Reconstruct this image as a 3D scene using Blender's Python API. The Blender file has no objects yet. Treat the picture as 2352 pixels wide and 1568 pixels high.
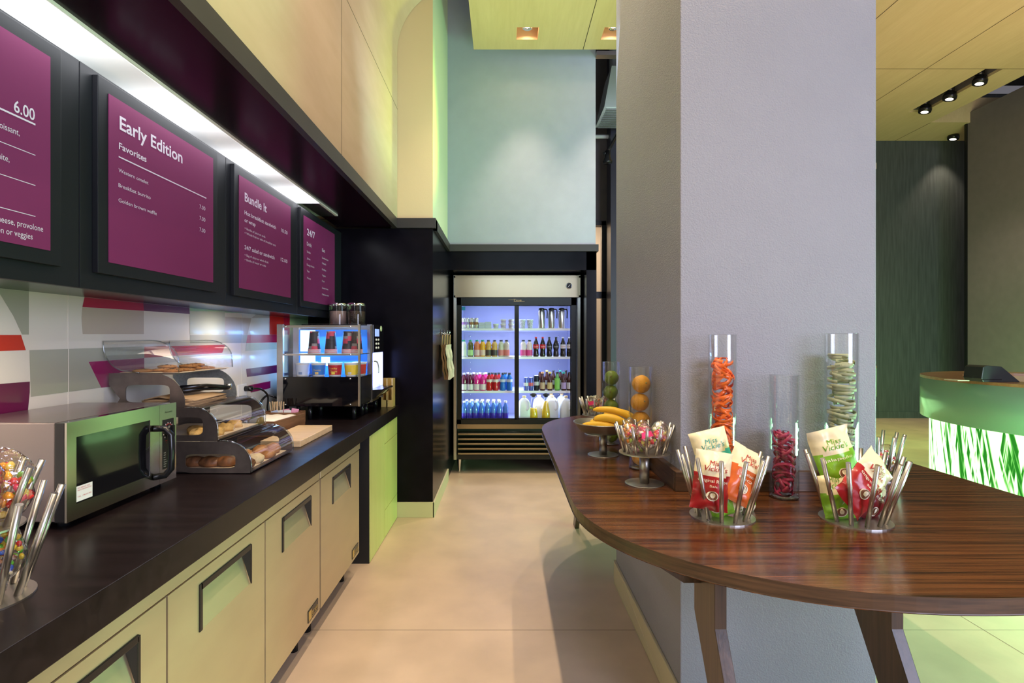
import bpy, bmesh, math, random
from mathutils import Vector, Matrix, Euler, noise
random.seed(7)
PI = math.pi
C = bpy.context.scene.collection
F = 1241.0; CX = 1157.0; CY = 780.0; H = 1.45

def wx(px, Y): return (px - CX) / F * Y
def wz(py, Y): return H - (py - CY) / F * Y

# ------------------------------------------------------------------ materials
def _new(name):
    m = bpy.data.materials.new(name); m.use_nodes = True
    nt = m.node_tree
    b = nt.nodes.get('Principled BSDF')
    return m, nt, b

def mat(name, col, rough=0.5, metal=0.0, coat=0.0, var=0.0, scale=(8, 8, 8), bump=0.0, bscale=60.0, emis=None, estr=0.0, alpha=1.0, trans=0.0, ior=1.45, rvar=0.0, spec=None):
    m, nt, b = _new(name)
    b.inputs['Base Color'].default_value = (*col, 1)
    b.inputs['Roughness'].default_value = rough
    b.inputs['Metallic'].default_value = metal
    b.inputs['Coat Weight'].default_value = coat
    b.inputs['Coat Roughness'].default_value = 0.08
    b.inputs['Transmission Weight'].default_value = trans
    b.inputs['IOR'].default_value = ior
    if spec is not None: b.inputs['Specular IOR Level'].default_value = spec
    if emis:
        b.inputs['Emission Color'].default_value = (*emis, 1)
        b.inputs['Emission Strength'].default_value = estr
    tc = nt.nodes.new('ShaderNodeTexCoord')
    if var > 0 or rvar > 0:
        mp = nt.nodes.new('ShaderNodeMapping'); mp.inputs['Scale'].default_value = scale
        nt.links.new(tc.outputs['Object'], mp.inputs['Vector'])
        n = nt.nodes.new('ShaderNodeTexNoise'); n.inputs['Scale'].default_value = 1.0; n.inputs['Detail'].default_value = 6
        nt.links.new(mp.outputs[0], n.inputs['Vector'])
        if var > 0:
            r = nt.nodes.new('ShaderNodeValToRGB')
            r.color_ramp.elements[0].position = 0.3; r.color_ramp.elements[1].position = 0.7
            r.color_ramp.elements[0].color = (*[c * (1 - var) for c in col], 1)
            r.color_ramp.elements[1].color = (*[min(1, c * (1 + var)) for c in col], 1)
            nt.links.new(n.outputs['Fac'], r.inputs['Fac']); nt.links.new(r.outputs[0], b.inputs['Base Color'])
        if rvar > 0:
            mr = nt.nodes.new('ShaderNodeMapRange')
            mr.inputs['To Min'].default_value = max(0.02, rough - rvar); mr.inputs['To Max'].default_value = rough + rvar
            nt.links.new(n.outputs['Fac'], mr.inputs['Value']); nt.links.new(mr.outputs[0], b.inputs['Roughness'])
    if bump > 0:
        n2 = nt.nodes.new('ShaderNodeTexNoise'); n2.inputs['Scale'].default_value = bscale; n2.inputs['Detail'].default_value = 4
        nt.links.new(tc.outputs['Object'], n2.inputs['Vector'])
        bp = nt.nodes.new('ShaderNodeBump'); bp.inputs['Strength'].default_value = bump; bp.inputs['Distance'].default_value = 0.01
        nt.links.new(n2.outputs['Fac'], bp.inputs['Height']); nt.links.new(bp.outputs[0], b.inputs['Normal'])
    return m

def wood(name, c1, c2, scale=(1.2, 26, 26), rough=0.3, coat=0.3, fine=3.0, bump=0.05, lo=0.32, hi=0.72):
    m, nt, b = _new(name)
    b.inputs['Roughness'].default_value = rough; b.inputs['Coat Weight'].default_value = coat; b.inputs['Coat Roughness'].default_value = 0.12
    tc = nt.nodes.new('ShaderNodeTexCoord')
    mp = nt.nodes.new('ShaderNodeMapping'); mp.inputs['Scale'].default_value = scale
    nt.links.new(tc.outputs['Object'], mp.inputs['Vector'])
    n = nt.nodes.new('ShaderNodeTexNoise'); n.inputs['Scale'].default_value = 1; n.inputs['Detail'].default_value = 8; n.inputs['Roughness'].default_value = 0.6; n.inputs['Distortion'].default_value = 0.4
    mp2 = nt.nodes.new('ShaderNodeMapping'); mp2.inputs['Scale'].default_value = [s * fine for s in scale]
    nt.links.new(tc.outputs['Object'], mp2.inputs['Vector'])
    n2 = nt.nodes.new('ShaderNodeTexNoise'); n2.inputs['Scale'].default_value = 1; n2.inputs['Detail'].default_value = 5
    nt.links.new(mp.outputs[0], n.inputs['Vector']); nt.links.new(mp2.outputs[0], n2.inputs['Vector'])
    mx = nt.nodes.new('ShaderNodeMath'); mx.operation = 'MULTIPLY_ADD'; mx.inputs[1].default_value = 0.35
    m0 = nt.nodes.new('ShaderNodeMath'); m0.operation = 'MULTIPLY'; m0.inputs[1].default_value = 0.65
    nt.links.new(n.outputs['Fac'], m0.inputs[0]); nt.links.new(n2.outputs['Fac'], mx.inputs[0]); nt.links.new(m0.outputs[0], mx.inputs[2])
    r = nt.nodes.new('ShaderNodeValToRGB')
    r.color_ramp.elements[0].position = lo; r.color_ramp.elements[1].position = hi
    r.color_ramp.elements[0].color = (*c1, 1); r.color_ramp.elements[1].color = (*c2, 1)
    nt.links.new(mx.outputs[0], r.inputs['Fac']); nt.links.new(r.outputs[0], b.inputs['Base Color'])
    bp = nt.nodes.new('ShaderNodeBump'); bp.inputs['Strength'].default_value = bump; bp.inputs['Distance'].default_value = 0.004
    nt.links.new(n2.outputs['Fac'], bp.inputs['Height']); nt.links.new(bp.outputs[0], b.inputs['Normal'])
    return m

def clear(name, tint=(1, 1, 1), gl=0.12, rough=0.02, blend=0.25, bump=0.0):
    m = bpy.data.materials.new(name); m.use_nodes = True; nt = m.node_tree; nt.nodes.clear()
    o = nt.nodes.new('ShaderNodeOutputMaterial'); mx = nt.nodes.new('ShaderNodeMixShader')
    t = nt.nodes.new('ShaderNodeBsdfTransparent'); g = nt.nodes.new('ShaderNodeBsdfGlossy')
    t.inputs['Color'].default_value = (*tint, 1); g.inputs['Roughness'].default_value = rough
    lw = nt.nodes.new('ShaderNodeLayerWeight'); lw.inputs['Blend'].default_value = blend
    mr = nt.nodes.new('ShaderNodeMapRange'); mr.inputs['To Min'].default_value = gl * 0.4; mr.inputs['To Max'].default_value = min(1, gl * 6)
    nt.links.new(lw.outputs['Facing'], mr.inputs['Value'])
    nt.links.new(mr.outputs[0], mx.inputs[0]); nt.links.new(t.outputs[0], mx.inputs[1]); nt.links.new(g.outputs[0], mx.inputs[2]); nt.links.new(mx.outputs[0], o.inputs[0])
    if bump > 0:
        tc = nt.nodes.new('ShaderNodeTexCoord'); n = nt.nodes.new('ShaderNodeTexNoise'); n.inputs['Scale'].default_value = 45
        nt.links.new(tc.outputs['Object'], n.inputs['Vector'])
        bp = nt.nodes.new('ShaderNodeBump'); bp.inputs['Strength'].default_value = bump; bp.inputs['Distance'].default_value = 0.01
        nt.links.new(n.outputs['Fac'], bp.inputs['Height']); nt.links.new(bp.outputs[0], g.inputs['Normal'])
    return m

def emit(name, col, s):
    m = bpy.data.materials.new(name); m.use_nodes = True; nt = m.node_tree; nt.nodes.clear()
    o = nt.nodes.new('ShaderNodeOutputMaterial'); e = nt.nodes.new('ShaderNodeEmission')
    e.inputs[0].default_value = (*col, 1); e.inputs[1].default_value = s
    nt.links.new(e.outputs[0], o.inputs[0]); return m

M = {}
M['steel'] = mat('brushed_steel', (0.62, 0.60, 0.57), 0.28, 1.0, var=0.03, scale=(3, 3, 50))
M['steel_h'] = mat('brushed_steel_flat', (0.60, 0.56, 0.49), 0.27, 1.0, var=0.03, scale=(2, 20, 2))
M['rod'] = mat('rod_steel', (0.56, 0.53, 0.50), 0.3, 1.0)
M['disc'] = mat('disc_steel', (0.52, 0.50, 0.47), 0.36, 1.0)
M['goldsteel'] = mat('warm_brushed_steel', (0.40, 0.33, 0.22), 0.24, 1.0)
M['chrome'] = mat('chrome', (0.8, 0.8, 0.8), 0.08, 1.0)
M['doorsteel'] = mat('satin_steel_doors', (0.60, 0.50, 0.33), 0.42, 0.75, var=0.05, scale=(3, 3, 9), rvar=0.05)
M['blacklam'] = mat('black_laminate', (0.005, 0.004, 0.007), 0.22, 0, var=0.25, scale=(9, 9, 9), spec=0.12)
M['counter'] = mat('dark_laminate_top', (0.010, 0.006, 0.007), 0.30, 0, spec=0.35, var=0.35, scale=(2, 30, 30), rvar=0.05)
M['counterface'] = mat('dark_laminate_edge', (0.035, 0.028, 0.022), 0.45, 0, var=0.2, scale=(3, 3, 3))
M['fascia'] = mat('grey_brown_fascia', (0.034, 0.029, 0.028), 0.45, 0, var=0.15, scale=(3, 3, 3))
M['soffit'] = mat('maroon_black_soffit', (0.012, 0.002, 0.007), 0.22, 0, spec=0.3)
M['black'] = mat('black_plastic', (0.008, 0.008, 0.009), 0.25)
M['blackmat'] = mat('black_matte', (0.012, 0.012, 0.013), 0.6)
M['blackgloss'] = mat('black_gloss', (0.004, 0.004, 0.006), 0.05, coat=0.5)
M['maple'] = wood('maple_panel', (0.56, 0.42, 0.22), (0.66, 0.51, 0.29), (9, 0.9, 3.0), 0.4, 0.1, 5.0, 0.01)
M['maple_v'] = wood('maple_upright_grain', (0.62, 0.48, 0.22), (0.72, 0.58, 0.30), (9, 9, 0.9), 0.4, 0.1, 4.0, 0.01)
M['greenlam'] = wood('lime_washed_laminate', (0.56, 0.60, 0.19), (0.64, 0.68, 0.25), (14, 14, 0.8), 0.4, 0.1, 4.0, 0.01)
M['seam'] = mat('panel_seam', (0.03, 0.02, 0.01), 0.8)
M['tan'] = mat('tan_paint', (0.66, 0.51, 0.28), 0.7, bump=0.05, bscale=90)
M['greenlit'] = mat('white_paint_green_lit', (0.66, 0.74, 0.56), 0.6, bump=0.05, bscale=90)  # green light falling on the white side wall is put into this colour
M['blue'] = mat('teal_grey_paint', (0.38, 0.40, 0.50), 0.55, bump=0.08, bscale=150, var=0.03)
M['column'] = mat('grey_textured_paint', (0.275, 0.28, 0.335), 0.5, bump=0.3, bscale=190, var=0.02)
M['wallcover'] = mat('grey_brown_wall', (0.17, 0.145, 0.15), 0.5, bump=0.1, bscale=120, var=0.06)
M['darkgreen'] = mat('charcoal_wallpaper', (0.055, 0.065, 0.065), 0.6, var=0.25, scale=(30, 30, 2))
M['floor'] = mat('peach_concrete', (0.60, 0.455, 0.34), 0.38, var=0.10, scale=(3.5, 3.5, 3.5), bump=0.04, bscale=40, rvar=0.08)
M['joint'] = mat('floor_joint', (0.33, 0.26, 0.19), 0.8)
M['base'] = mat('cream_baseboard', (0.62, 0.54, 0.36), 0.5)
M['navy'] = mat('navy_frame', (0.02, 0.02, 0.035), 0.4)
M['table'] = wood('red_brown_oak', (0.014, 0.004, 0.002), (0.140, 0.050, 0.016), (1.3, 55, 55), 0.22, 0.12, 3.0, 0.12, 0.38, 0.62)
M['tableedge'] = wood('brown_oak_edge', (0.03, 0.014, 0.007), (0.12, 0.06, 0.03), (5, 5, 90), 0.4, 0.1, 2.0, 0.08)
M['legwood'] = wood('dark_oak_leg', (0.022, 0.012, 0.008), (0.085, 0.045, 0.028), (60, 60, 3), 0.4, 0.15, 2.0, 0.1)
M['acrylic'] = clear('clear_acrylic', (0.97, 0.98, 0.98), 0.10)
M['glass'] = clear('clear_glass', (0.985, 0.99, 0.99), 0.085, 0.03)
M['thinglass'] = clear('thin_glass', (0.985, 0.99, 1.0), 0.035, 0.02)
M['glassrim'] = clear('glass_rim', (0.8, 0.85, 0.88), 0.35, 0.05, 0.4)
M['cello'] = clear('cellophane', (0.97, 0.96, 0.96), 0.22, 0.10, 0.35, bump=0.9)
M['frost'] = mat('frosted_green_glass', (0.30, 0.55, 0.38), 0.25, coat=0.2, trans=0.0)
M['caseplate'] = mat('bronze_steel_plate', (0.20, 0.165, 0.15), 0.38, 0.85, var=0.12, scale=(30, 30, 30))
M['galv'] = mat('galvanised_plate', (0.42, 0.46, 0.46), 0.4, 0.8, var=0.15, scale=(120, 120, 120))
M['purple'] = mat('purple_poster', (0.20, 0.026, 0.105), 0.55, spec=0.25, var=0.05, scale=(2, 2, 2))
M['lettering'] = mat('pale_lettering', (0.72, 0.62, 0.74), 0.5)
M['frameblk'] = mat('board_frame_black', (0.010, 0.011, 0.014), 0.48, spec=0.35)
M['white'] = mat('white_plastic', (0.8, 0.8, 0.78), 0.4)
M['card'] = mat('card_liner', (0.74, 0.58, 0.40), 0.7)
M['kraft'] = mat('kraft_paper', (0.42, 0.27, 0.14), 0.8, var=0.1)
M['kraftdark'] = mat('kraft_paper_dark', (0.22, 0.11, 0.045), 0.8, var=0.2)
M['creampaper'] = mat('cream_paper', (0.72, 0.68, 0.52), 0.8)
M['napkin'] = mat('napkin_paper', (0.82, 0.76, 0.68), 0.9, bump=0.2, bscale=40)
M['walnut'] = wood('walnut', (0.11, 0.045, 0.018), (0.27, 0.13, 0.06), (4, 4, 40), 0.4, 0.2)
M['butcher'] = wood('butcher_block', (0.62, 0.42, 0.22), (0.78, 0.58, 0.36), (4, 30, 30), 0.45, 0.1)
M['holder'] = wood('yellow_bamboo', (0.60, 0.42, 0.12), (0.75, 0.56, 0.22), (30, 30, 3), 0.4, 0.1)

def colmat(name, col, rough=0.4, **k):
    if name not in M: M[name] = mat(name, col, rough, **k)
    return M[name]

# ------------------------------------------------------------------ mesh builder
class MB:
    def __init__(s, org=(0, 0, 0)):
        s.v = []; s.f = []; s.m = []; s.org = Vector(org); s.sm = []
        s.X = None
    def add(s, vs, fs, mi=0, smooth=False):
        o = len(s.v)
        for p in vs:
            p = Vector(p)
            if s.X is not None: p = s.X @ p
            s.v.append(p)
        for f in fs:
            s.f.append([o + i for i in f]); s.m.append(mi); s.sm.append(smooth)
        return s
    def box(s, x0, x1, y0, y1, z0, z1, mi=0):
        x0, x1 = sorted((x0, x1)); y0, y1 = sorted((y0, y1)); z0, z1 = sorted((z0, z1))
        v = [(x0, y0, z0), (x1, y0, z0), (x1, y1, z0), (x0, y1, z0), (x0, y0, z1), (x1, y0, z1), (x1, y1, z1), (x0, y1, z1)]
        return s.add(v, [(0, 3, 2, 1), (4, 5, 6, 7), (0, 1, 5, 4), (1, 2, 6, 5), (2, 3, 7, 6), (3, 0, 4, 7)], mi)
    def quad(s, a, b, c, d, mi=0): return s.add([a, b, c, d], [(0, 1, 2, 3)], mi)
    def prism(s, poly, axis, a, b, mi=0, mside=None, smooth=False):
        # poly: 2D list; axis 'x': (y,z), 'y': (x,z), 'z': (x,y)
        def P(p, t):
            return {'x': (t, p[0], p[1]), 'y': (p[0], t, p[1]), 'z': (p[0], p[1], t)}[axis]
        n = len(poly)
        v = [P(p, a) for p in poly] + [P(p, b) for p in poly]
        fs = [tuple(range(n)), tuple(range(2 * n - 1, n - 1, -1))]
        s.add(v, fs, mi)
        o = len(s.v) - 2 * n
        for i in range(n):
            j = (i + 1) % n
            s.f.append([o + i, o + j, o + n + j, o + n + i]); s.m.append(mi if mside is None else mside); s.sm.append(smooth)
        return s
    def strip(s, poly, axis, a, b, mi=0, smooth=True):
        def P(p, t):
            return {'x': (t, p[0], p[1]), 'y': (p[0], t, p[1]), 'z': (p[0], p[1], t)}[axis]
        n = len(poly)
        return s.add([P(p, a) for p in poly] + [P(p, b) for p in poly], [(i, i + 1, n + i + 1, n + i) for i in range(n - 1)], mi, smooth)
    def lathe(s, prof, c=(0, 0, 0), seg=24, mi=0, mis=None, smooth=True, capb=False, capt=False):
        vs = []; fs = []; n = len(prof)
        for (r, z) in prof:
            for k in range(seg):
                a = 2 * PI * k / seg
                vs.append((c[0] + r * math.cos(a), c[1] + r * math.sin(a), c[2] + z))
        o = len(s.v)
        s.add(vs, [], mi)
        for i in range(n - 1):
            for k in range(seg):
                k2 = (k + 1) % seg
                s.f.append([o + i * seg + k, o + i * seg + k2, o + (i + 1) * seg + k2, o + (i + 1) * seg + k])
                s.m.append(mis[i] if mis else mi); s.sm.append(smooth)
        if capb: s.f.append([o + k for k in range(seg)][::-1]); s.m.append(mis[0] if mis else mi); s.sm.append(False)
        if capt: s.f.append([o + (n - 1) * seg + k for k in range(seg)]); s.m.append(mis[-1] if mis else mi); s.sm.append(False)
        return s
    def cyl(s, c, r, z0, z1, seg=24, mi=0, r2=None):
        return s.lathe([(r, z0), (r if r2 is None else r2, z1)], (c[0], c[1], 0), seg, mi, capb=True, capt=True)
    def tube(s, pts, r, seg=8, mi=0, cap=True, smooth=True):
        pts = [Vector(p) for p in pts]; n = len(pts)
        rs = r if isinstance(r, (list, tuple)) else [r] * n
        t0 = (pts[1] - pts[0]).normalized()
        up = Vector((0, 0, 1)) if abs(t0.z) < 0.9 else Vector((1, 0, 0))
        u = t0.cross(up).normalized()
        o = len(s.v); vs = []
        for i, p in enumerate(pts):
            t = (pts[min(i + 1, n - 1)] - pts[max(i - 1, 0)]).normalized()
            u = (u - t * u.dot(t)).normalized(); w = t.cross(u)
            for k in range(seg):
                a = 2 * PI * k / seg
                vs.append(p + (u * math.cos(a) + w * math.sin(a)) * rs[i])
        s.add(vs, [], mi)
        for i in range(n - 1):
            for k in range(seg):
                k2 = (k + 1) % seg
                s.f.append([o + i * seg + k, o + i * seg + k2, o + (i + 1) * seg + k2, o + (i + 1) * seg + k]); s.m.append(mi); s.sm.append(smooth)
        if cap:
            s.f.append([o + k for k in range(seg)][::-1]); s.m.append(mi); s.sm.append(False)
            s.f.append([o + (n - 1) * seg + k for k in range(seg)]); s.m.append(mi); s.sm.append(False)
        return s
    def blob(s, c, rx, ry, rz, mi=0, seg=16, rings=10, nz=0.0, nf=20, rot=None, flat=None):
        vs = []; fs = []
        R = rot or Matrix.Identity(3)
        for i in range(rings + 1):
            th = PI * i / rings
            for k in range(seg):
                a = 2 * PI * k / seg
                d = Vector((math.sin(th) * math.cos(a), math.sin(th) * math.sin(a), math.cos(th)))
                q = 1 + nz * noise.noise(d * nf * 0.1 + Vector(c) * 37)
                p = Vector((d.x * rx * q, d.y * ry * q, d.z * rz * q))
                if flat is not None and p.z < -flat: p.z = -flat
                vs.append(Vector(c) + R @ p)
        for i in range(rings):
            for k in range(seg):
                k2 = (k + 1) % seg
                fs.append((i * seg + k, (i + 1) * seg + k, (i + 1) * seg + k2, i * seg + k2))
        return s.add(vs, fs, mi, True)
    def build(s, name, mats, parent=None, bevel=0, seg=2, solid=0, fix=True):
        me = bpy.data.meshes.new(name)
        me.from_pydata([tuple(v - s.org) for v in s.v], [], s.f)
        ms = mats if isinstance(mats, (list, tuple)) else [mats]
        for m in ms: me.materials.append(M[m] if isinstance(m, str) else m)
        for p, mi, sm in zip(me.polygons, s.m, s.sm):
            p.material_index = mi; p.use_smooth = sm
        if fix:
            b = bmesh.new(); b.from_mesh(me); bmesh.ops.remove_doubles(b, verts=b.verts, dist=1e-6)
            bmesh.ops.recalc_face_normals(b, faces=b.faces); b.to_mesh(me); b.free()
        me.update()
        o = bpy.data.objects.new(name, me); C.objects.link(o)
        if parent is not None: o.parent = parent
        else: o.location = s.org
        if bevel:
            md = o.modifiers.new('bevel', 'BEVEL'); md.width = bevel; md.segments = seg; md.limit_method = 'ANGLE'; md.angle_limit = math.radians(50)
        if solid:
            md = o.modifiers.new('solid', 'SOLIDIFY'); md.thickness = solid; md.offset = 0
        return o

def tag(o, label, cat, group=None, kind=None):
    o['label'] = label; o['category'] = cat
    if group: o['group'] = group
    if kind: o['kind'] = kind
    return o
def thing(name, label, cat, loc=(0, 0, 0), group=None, rz=0):
    o = bpy.data.objects.new(name, None); o.empty_display_size = 0.05; C.objects.link(o)
    o.location = loc; o.rotation_euler = (0, 0, rz)
    return tag(o, label, cat, group)
def struct(name, mb, mats, **k):
    o = mb.build(name, mats, **k); o['kind'] = 'structure'; return o
def copy_tree(o, parent=None):
    c = o.copy(); C.objects.link(c)
    if parent is not None: c.parent = parent
    for ch in list(o.children): copy_tree(ch, c)
    return c
class Proto:
    """first use hands out the original, later uses hand out copies"""
    def __init__(s, root): s.root = root; s.used = False
    def put(s, loc, label, rot=None, group=None, scale=None):
        o = s.root if not s.used else copy_tree(s.root)
        s.used = True
        o.location = loc; o['label'] = label
        if rot is not None: o.rotation_euler = rot
        if group: o['group'] = group
        if scale: o.scale = scale
        return o
ORD = ['first', 'second', 'third', 'fourth', 'fifth', 'sixth', 'seventh', 'eighth', 'ninth', 'tenth', 'eleventh', 'twelfth']

_tc = {}
HEAVY = {'Early Edition': .018, 'Favorites': .014, 'Bundle It': .018, 'Hot breakfast sandwich': .014, 'or wrap': .014, '24/7 salad or sandwich': .014, '10.50': .012, '12.00': .012, '24/7': .018, 'Drink': .014, 'Eat': .014, '6.00': .012}
def text_mesh(st):
    if st in _tc: return _tc[st]
    cu = bpy.data.curves.new('t', 'FONT'); cu.body = st; cu.resolution_u = 3; cu.offset = HEAVY.get(st, 0.0)
    o = bpy.data.objects.new('t', cu); C.objects.link(o)
    bpy.context.view_layer.update()
    dg = bpy.context.evaluated_depsgraph_get()
    me = bpy.data.meshes.new_from_object(o.evaluated_get(dg))
    vs = [(v.co.x, v.co.y) for v in me.vertices]; fs = [tuple(p.vertices) for p in me.polygons]
    bpy.data.objects.remove(o); bpy.data.curves.remove(cu); bpy.data.meshes.remove(me)
    x0 = min(v[0] for v in vs); x1 = max(v[0] for v in vs)
    _tc[st] = (vs, fs, x0, x1); return _tc[st]
CAP = 0.73
def put_text(mb, st, fn, width, cap, mi=0):
    """fn(u,v)->point ; u along the line (0..width), v up from baseline"""
    vs, fs, x0, x1 = text_mesh(st)
    sx = width / (x1 - x0); sy = cap / CAP
    mb.add([fn((x - x0) * sx, y * sy) for x, y in vs], fs, mi)
def text_width(st, cap, k=0.85):
    vs, fs, x0, x1 = text_mesh(st); return (x1 - x0) * cap / CAP * k

# ================================================================== ROOM SHELL
YB = 4.42          # front of the black block
WX = -1.60         # left wall / backsplash plane
MX = -1.327        # menu cabinet fronts
mb = MB().box(-3, 13, -6, 13, -0.1, 0)
for y in (2.70, 7.7, -2.3): mb.box(-1.6, 13, y - 0.002, y + 0.002, -0.001, 0.0006, 1)
for x in (2.4, 6.6): mb.box(x - 0.002, x + 0.002, -6, 13, -0.001, 0.0006, 1)
struct('floor', mb, ['floor', 'joint'])
struct('wall_left', MB().box(WX - 0.12, WX - 0.006, -6, YB, 0, 4.4), 'tan')
# black block at the end of the counter, with light baseboard and painted wall above
struct('wall_block', MB().box(WX - 0.1, -0.58, YB, 6.9, 0.0, 2.36), 'blacklam')
mb = MB().box(WX - 0.1, -0.58, YB, 6.9, 2.44, 5.4)
o = struct('wall_upper_block', mb, ['tan', 'greenlit'])
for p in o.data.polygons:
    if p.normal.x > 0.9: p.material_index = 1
mb = MB().box(-0.92, -0.555, YB - 0.025, YB + 0.1, 2.36, 2.44).box(-0.66, -0.555, YB, 5.56, 2.36, 2.44)
struct('trim_1', mb, 'fascia')
struct('trim_2', MB().box(-0.6, 0.975, 5.55, 5.7, 2.36, 2.43), 'fascia')
struct('baseboard_left', MB().box(-0.872, -0.565, YB - 0.014, YB, 0, 0.125).box(-0.58, -0.566, YB - 0.014, 5.56, 0, 0.125), 'base', bevel=0.003)
# alcove that holds the tall fridge
mb = MB().box(0.854, 0.958, 5.58, 6.9, 0, 2.36).box(-0.58, 0.958, 5.58, 6.9, 2.17, 2.36).box(-0.58, 0.86, 6.72, 6.9, 0, 2.2)
struct('wall_alcove', mb, 'blacklam')
struct('wall_back', MB().box(-0.58, 0.949, 5.58, 6.9, 2.43, 6.0), 'blue')
# bulkhead over the menu counter: fascia, soffit, maple wall curving into the ceiling
struct('trim_3', MB().box(-0.90, -0.868, -6, YB - 0.02, 2.36, 2.44), 'fascia')
mb = MB().box(-1.36, -0.90, -6, YB - 0.001, 2.37, 2.43)
struct('trim_4', mb, 'soffit')
cur = [(-0.87, 2.44), (-0.87, 3.8)]
for i in range(1, 17):
    a = PI / 2 * i / 16
    cur.append((-0.32 - 0.55 * math.cos(a), 3.8 + 0.55 * math.sin(a)))
inner = [(x, z) for x, z in cur]
outer = [(x - 0.02 * (1 if i < 2 else math.cos(PI / 2 * (i - 1) / 16)), z + (0.02 * math.sin(PI / 2 * (i - 1) / 16) if i > 1 else 0)) for i, (x, z) in enumerate(cur)]
mb = MB()
poly = inner + outer[::-1]
mb.prism(poly, 'y', -6, YB - 0.004, 0, smooth=True)
# hairline joints
mb.box(-0.8705, -0.8695, 2.898, 2.903, 2.44, 3.8, 1).box(-0.8705, -0.8695, 2.9, YB, 3.333, 3.337, 1).box(-0.8705, -0.8695, -0.5, 2.9, 3.78, 3.784, 1)
struct('wall_bulkhead', mb, ['maple', 'seam'], fix=False)
# maple ceiling with square recesses for downlights
lights = [(0.225, 5.12), (1.04, 5.12), (0.225, 3.6), (0.225, 2.1), (1.04, 1.55), (0.225, 0.5), (1.04, 0.1)]
HS = 0.105
def ceiling_grid(x0, x1, y0, y1, z, holes, mb, mi=0, hs=HS):
    xs = sorted(set([x0, x1] + [h[0] - hs for h in holes] + [h[0] + hs for h in holes]))
    ys = sorted(set([y0, y1] + [h[1] - hs for h in holes] + [h[1] + hs for h in holes]))
    for i in range(len(xs) - 1):
        for j in range(len(ys) - 1):
            cx = (xs[i] + xs[i + 1]) / 2; cy = (ys[j] + ys[j + 1]) / 2
            if any(abs(cx - h[0]) < hs and abs(cy - h[1]) < hs for h in holes): continue
            mb.box(xs[i], xs[i + 1], ys[j], ys[j + 1], z, z + 0.03, mi)
mb = MB()
ceiling_grid(-0.30, 2.4, -6, 5.40, 4.35, lights, mb)
for x in (0.793,): mb.box(x - 0.003, x + 0.003, -6, 5.401, 4.349, 4.352, 1)
for y in (2.9,): mb.box(-0.3, 2.4, y - 0.002, y + 0.002, 4.349, 4.352, 1)
struct('ceiling', mb, ['maple', 'seam'], fix=False)
for i, (x, y) in enumerate(lights):
    t = thing('recessed_downlight', '', 'ceiling light', (x, y, 4.35), 'square recessed downlights in the maple ceiling')
    t['label'] = ['glowing square recessed downlight above the teal wall, left of the two in view',
                  'glowing square recessed downlight half hidden by the grey pillar'][i] if i < 2 else 'square recessed downlight in the maple ceiling, out of view above the counter and table'
    m1 = MB((x, y, 4.35))
    m1.box(x - HS, x - HS + .004, y - HS, y + HS, 4.35, 4.5).box(x + HS - .004, x + HS, y - HS, y + HS, 4.35, 4.5)
    m1.box(x - HS, x + HS, y - HS, y - HS + .004, 4.35, 4.5).box(x - HS, x + HS, y + HS - .004, y + HS, 4.35, 4.5).box(x - HS, x + HS, y - HS, y + HS, 4.5, 4.505)
    m1.build('housing', colmat('copper_housing', (0.75, 0.42, 0.25), 0.5), t)
    m2 = MB((x, y, 4.35)).lathe([(0.022, 4.425), (0.045, 4.40), (0.05, 4.402), (0.05, 4.46), (0.0, 4.46)], (x, y, 0), 20)
    m2.build('lamp_ring', 'chrome', t)
    m3 = MB((x, y, 4.35)).lathe([(0.0, 4.418), (0.03, 4.418)], (x, y, 0), 16)
    m3.build('lamp', emit('warm_lamp', (1.0, 0.72, 0.42), 160) if i == 0 else bpy.data.materials['warm_lamp'], t)
    l = bpy.data.lights.new('downlight_beam', 'SPOT'); l.energy = 150; l.color = (1.0, 0.80, 0.56); l.spot_size = math.radians(98); l.spot_blend = 0.7; l.shadow_soft_size = 0.035
    if i < 2: l.energy = 190; l.spot_size = math.radians(66); l.spot_blend = 1
    lo = bpy.data.objects.new('downlight_beam', l); C.objects.link(lo); lo.location = (x, y, 4.395)
struct('wall_drop', MB().box(2.4, 2.43, -6, 5.4, 4.35, 5.13), 'maple')
# lobby side: higher maple ceiling with a lighting slot
mb = MB()
def crect(x0, x1, y0, y1): mb.box(x0, x1, y0, y1, 5.13, 5.17)
sx0, sx1, sy0, sy1 = 6.55, 6.79, 7.35, 8.74
crect(2.43, sx0, -6, 10.0); crect(sx1, 7.24, -6, 10.0); crect(sx0, sx1, -6, sy0); crect(sx0, sx1, sy1, 10.0); crect(7.24, 9.2, 9.17, 10)
mb.box(7.24, 9.2, 9.15, 9.17, 5.13, 5.55)
for x in (4.27, 5.74): mb.box(x - .004, x + .004, -6, 10, 5.1285, 5.131, 1)
mb.box(7.236, 7.244, 9.17, 10, 5.1285, 5.131, 1)
mb.box(2.4, 7.24, 7.34, 7.348, 5.1285, 5.131, 1)
struct('ceiling_lobby', mb, ['maple', 'seam'], fix=False)
struct('trim_5', MB().box(sx0 - .01, sx1 + .01, sy0 - .01, sy1 + .01, 5.42, 5.44).box(sx0 - .01, sx0, sy0, sy1, 5.17, 5.42).box(sx1, sx1 + .01, sy0, sy1, 5.17, 5.42).box(sx0, sx1, sy0 - .01, sy0, 5.17, 5.42).box(sx0, sx1, sy1, sy1 + .01, 5.17, 5.42), 'wallcover')
struct('ceiling_recess', MB().box(7.24, 9.5, -6, 9.15, 5.75, 5.8).box(7.2, 7.24, -6, 9.15, 5.17, 5.8), 'darkgreen')
struct('wall_lobby_back', MB().box(2.0, 13, 10.0, 10.1, 0, 6).box(2.6, 13, 9.985, 10.0, 0, 0.12, 0), 'darkgreen')
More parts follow.
